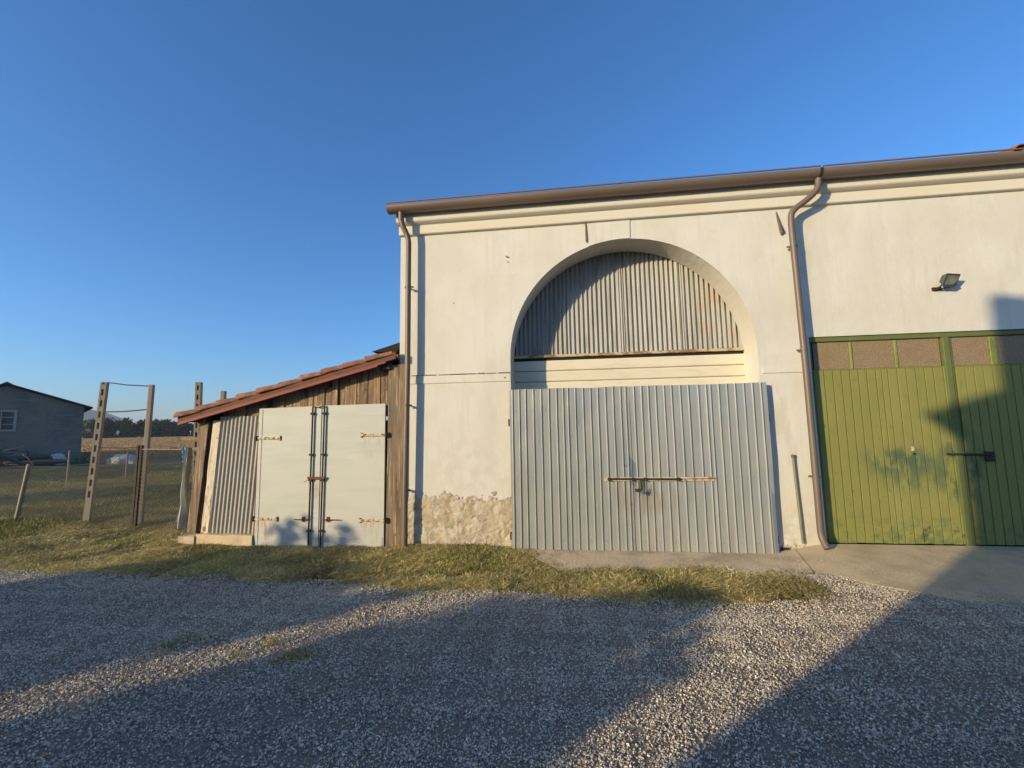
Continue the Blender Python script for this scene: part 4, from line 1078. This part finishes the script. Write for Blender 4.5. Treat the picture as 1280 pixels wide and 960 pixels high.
for i in range(-24, 25):
    for j in range(0, 13):
        x, y = i*.35, -5.3+j*.35
        e = edge_y(x) if x < 2.35 else right_front(x) - .02
        if y > e-.19:
            if y > e+.16: continue
            y = e-.20
        pts.append((x+random.uniform(-.05, .05), y+random.uniform(-.04, .02), gz(x, y)+.004, random.choice((0, 1, 2, 3))*math.pi/2+random.uniform(-.2, .2), random.uniform(.92, 1.1), int(np.clip(2 + 4.2*nz2(.669*x-.743*y, .25*(.743*x+.669*y), .9, 81) + random.uniform(-1.2, 1.2), 0, 4))))
for i in range(26):       # ragged fringe on the concrete edge and along the grass
    x = 2.4+.15*i; pts.append((x, right_front(x) - .10 + .16*random.random(), gz(x, -1.9)+.004, random.random()*6, random.uniform(.3, .5), random.randrange(5)))
SV.append(stone_patch('stone_patch', 45, .50, .004, .012, 31)); SV.append(stone_patch('stone_patch', 160, .50, .004, .013, 32))
for i in range(150):
    x = random.uniform(-.2, 6.2); f_ = right_front(x) if x > 2.66 else -.90
    t_ = random.random()**.6; y = f_*t_
    if y > -.26: continue
    pts.append((x, y, apron_z(x, y)-.001, random.random()*6, random.uniform(.7, 1.0), 6 if t_ > .80 else 5))
scatter('gravel', pts, SV, 'loose grey crushed gravel covering the yard', 'gravel')

def blade_patch(name, n, size, kind, seed, val=1):
    rg = np.random.default_rng(seed)
    r = size*np.sqrt(rg.uniform(0, 1, n)); th = rg.uniform(0, 6.283, n)
    c = np.c_[r*np.cos(th), r*np.sin(th), np.zeros(n)]
    if kind == 'straw': L = rg.uniform(.025, .105, n); el = rg.uniform(-.1, .65, n); wd = rg.uniform(.0014, .0032, n); c[:, 2] = rg.uniform(0, .022, n)
    else: L = rg.uniform(.015, .058, n); el = rg.uniform(.15, 1.3, n); wd = rg.uniform(.0014, .0030, n); c[:, 2] = rg.uniform(0, .012, n)
    az = rg.uniform(0, 6.283, n)
    d = np.c_[np.cos(az)*np.cos(el), np.sin(az)*np.cos(el), np.sin(el)]
    sd = np.c_[-np.sin(az), np.cos(az), rg.uniform(-.5, .5, n)]*wd[:, None]
    m_ = c + d*(L*.55)[:, None]; bend = d.copy(); bend[:, 2] -= rg.uniform(.1, .6, n); tip = m_ + bend*(L*.5)[:, None]
    V = np.stack([c-sd, c+sd, m_+sd*.8, m_-sd*.8, tip], 1).reshape(-1, 3)
    o = np.arange(n)[:, None]*5
    F = np.concatenate([o+np.array([[0, 1, 2]]), o+np.array([[0, 2, 3]]), o+np.array([[3, 2, 4]])])
    st = np.array([(.60, .48, .20), (.48, .37, .15), (.72, .60, .30), (.33, .25, .105), (.44, .40, .12)])
    gr = np.array([(.14, .18, .035), (.19, .215, .05), (.095, .13, .028), (.28, .265, .08), (.24, .245, .07)])
    t = np.where((rg.uniform(0, 1, n) < (.90 if kind == 'straw' else .50))[:, None], st[rg.integers(0, 5, n)], gr[rg.integers(0, 5, n)])*rg.uniform(.75, 1.2, n)[:, None]*val
    return mesh_raw(name, V, F, 'blade', tint=np.repeat(t, 5, 0), link=False)
BV = [blade_patch('blade_patch', 380, .18, 'straw' if i < 4 else 'green', 1+i, (1.45, 1.15, .85, .5, 1.35, 1.05, .75, .5)[i]) for i in range(8)]
pts = []
def green_at(x, y):
    g_ = nz2(x, y, .9, 41) + .6*nz2(x, y, 2.7, 42) + .3*nz2(x, y, 7, 43)
    g_ += .16*math.exp(-((x-1.1)/1.0)**2 - ((y+1.4)/.3)**2) + .30*math.exp(-((x+1.2)/.45)**2-((y+.15)/.2)**2)
    return g_ > .40
def var_at(x, y): return int(np.clip(1.6 + 2.6*nz2(x, y, 2.2, 51) + 1.6*nz2(x, y, 6, 52) + random.uniform(-.8, .8), 0, 3))
def grass_ok(x, y):
    if y < edge_y(x) + .05*nz2(x, y, 3, 7) + .10*random.random()**2 - .02: return False
    if nz2(x, y, 1.9, 71) + .6*nz2(x, y, 6, 72) < -.30: return False
    if random.random() > .25 + (y-edge_y(x))/.30: return False          # bare earth
    lim = -.885 - .05*nz2(x, 0, 3, 12)
    if x > -.85 and x < 2.7 and y > lim and (x > -.12 or y > lim + .05 + (-.12-x)*1.25): return False
    if x > 2.45 + .15*nz2(x, y, 2, 3): return False
    if y > -.03 and x > -5.85: return False
    if y > -.16 and -5.9 < x < -4.6: return False
    return True
for i in range(6400):
    x = random.uniform(-9.5, 2.5); y = random.uniform(-1.9, 3.2) if x < -5.9 else random.uniform(-1.9, 0)
    if not grass_ok(x, y): continue
    gk = green_at(x, y)
    pts.append((x, y, soil_z(x, y)-.006, random.random()*6.28, random.uniform(.55, 1.3), var_at(x, y) + (4 if gk else 0)))
for i in range(2600):
    d = random.uniform(0, 1); x = -6 - 16*d - random.uniform(0, 3); y = random.uniform(-1.5, 15)
    if y > 3 or x < -9.3:
        gk = nz2(x, y, .35, 41) > -.05
        pts.append((x, y, soil_z(x, y)-.01, random.random()*6.28, random.uniform(1.4, 2.3), random.choice((1, 2, 3)) + (4 if gk else 0)))
scatter('grass', pts, BV, 'dry cut grass with green tufts along the buildings', 'grass')
def stalk_patch(name, n, size, seed):
    rg = np.random.default_rng(seed)
    c = np.c_[rg.uniform(-size, size, n), np.round(rg.uniform(-size, size, n)/.75)*.75 + rg.normal(size=n)*.10, np.zeros(n)]
    az = rg.uniform(0, 6.283, n); h = rg.uniform(.10, .34, n); wd = rg.uniform(.02, .05, n)
    sd = np.c_[np.cos(az), np.sin(az), np.zeros(n)]*wd[:, None]; tp_ = c + np.c_[rg.normal(size=(n, 2))*.10, h]
    V = np.stack([c-sd, c+sd, tp_+sd*.6, tp_-sd*.6], 1).reshape(-1, 3); F = np.arange(4*n).reshape(-1, 4)
    st = np.array([(.50, .34, .17), (.38, .24, .115), (.58, .42, .23), (.30, .185, .09)])
    return mesh_raw(name, V, F, 'blade', tint=np.repeat(st[rg.integers(0, 4, n)], 4, 0), link=False)
FV = [stalk_patch('stalk_patch', 700, 3.0, 61+i) for i in range(3)]
pts = []
for j in range(44):
    d = 42*(200/42)**(j/43)
    for i in range(30):
        a = -24 + 48*i/29
        p = dirn*d + per*a*(.35+d/205*1.2)*1.25
        pts.append((p.x+random.uniform(-1, 1), p.y-4+random.uniform(-1, 1), -.12, R(38)+random.choice((0, math.pi)), random.uniform(.9, 1.1)*(1+d/220), random.randrange(3)))
scatter('stubble', pts, FV, 'tawny crop stubble in rows on the far field', 'stubble')
for (x, y, n_, sx, sz, lb) in ((-2.50, -3.0, 70, .55, .8, 'small yellow green weed tuft in the sunlit gravel strip, farthest left of three'), (-2.36, -2.80, 110, .6, 1.1, 'tallest yellow green weed tuft standing in the gravel strip'), (-2.04, -2.95, 170, 1.1, .6, 'flat dull green weed tuft at the shaded edge of the gravel strip'), (-3.1, -2.83, 90, 1.5, .5, 'sparse weeds growing in the shaded gravel at the left')):
    o = blade_patch('weed_tuft', n_, .085, 'green', int(x*-100)); COL.objects.link(o)
    o.location = (x, y, gz(x, y)+.006); o.scale = (sx*1.6, .9*sx, sz*1.5); o.rotation_euler = (0, 0, R(35)); tag(o, lb, 'weeds', 'weeds in the gravel')

# ------------------------------------------------------------------ air
hz = MB().box(-2700, 2700, -2700, 2700, -1.3, 72).build('haze', 'leaf'); hz['kind'] = 'stuff'; hz['label'] = 'thin blue evening haze over the fields'
hm = bpy.data.materials.new('haze_air'); hm.use_nodes = True
for n_ in list(hm.node_tree.nodes):
    if n_.type != 'OUTPUT_MATERIAL': hm.node_tree.nodes.remove(n_)
pv = hm.node_tree.nodes.new('ShaderNodeVolumePrincipled')
pv.inputs['Color'].default_value = (.80, .88, 1, 1); pv.inputs['Density'].default_value = .00032
hm.node_tree.links.new(pv.outputs[0], hm.node_tree.nodes['Material Output'].inputs['Volume'])
hz.data.materials.clear(); hz.data.materials.append(hm)
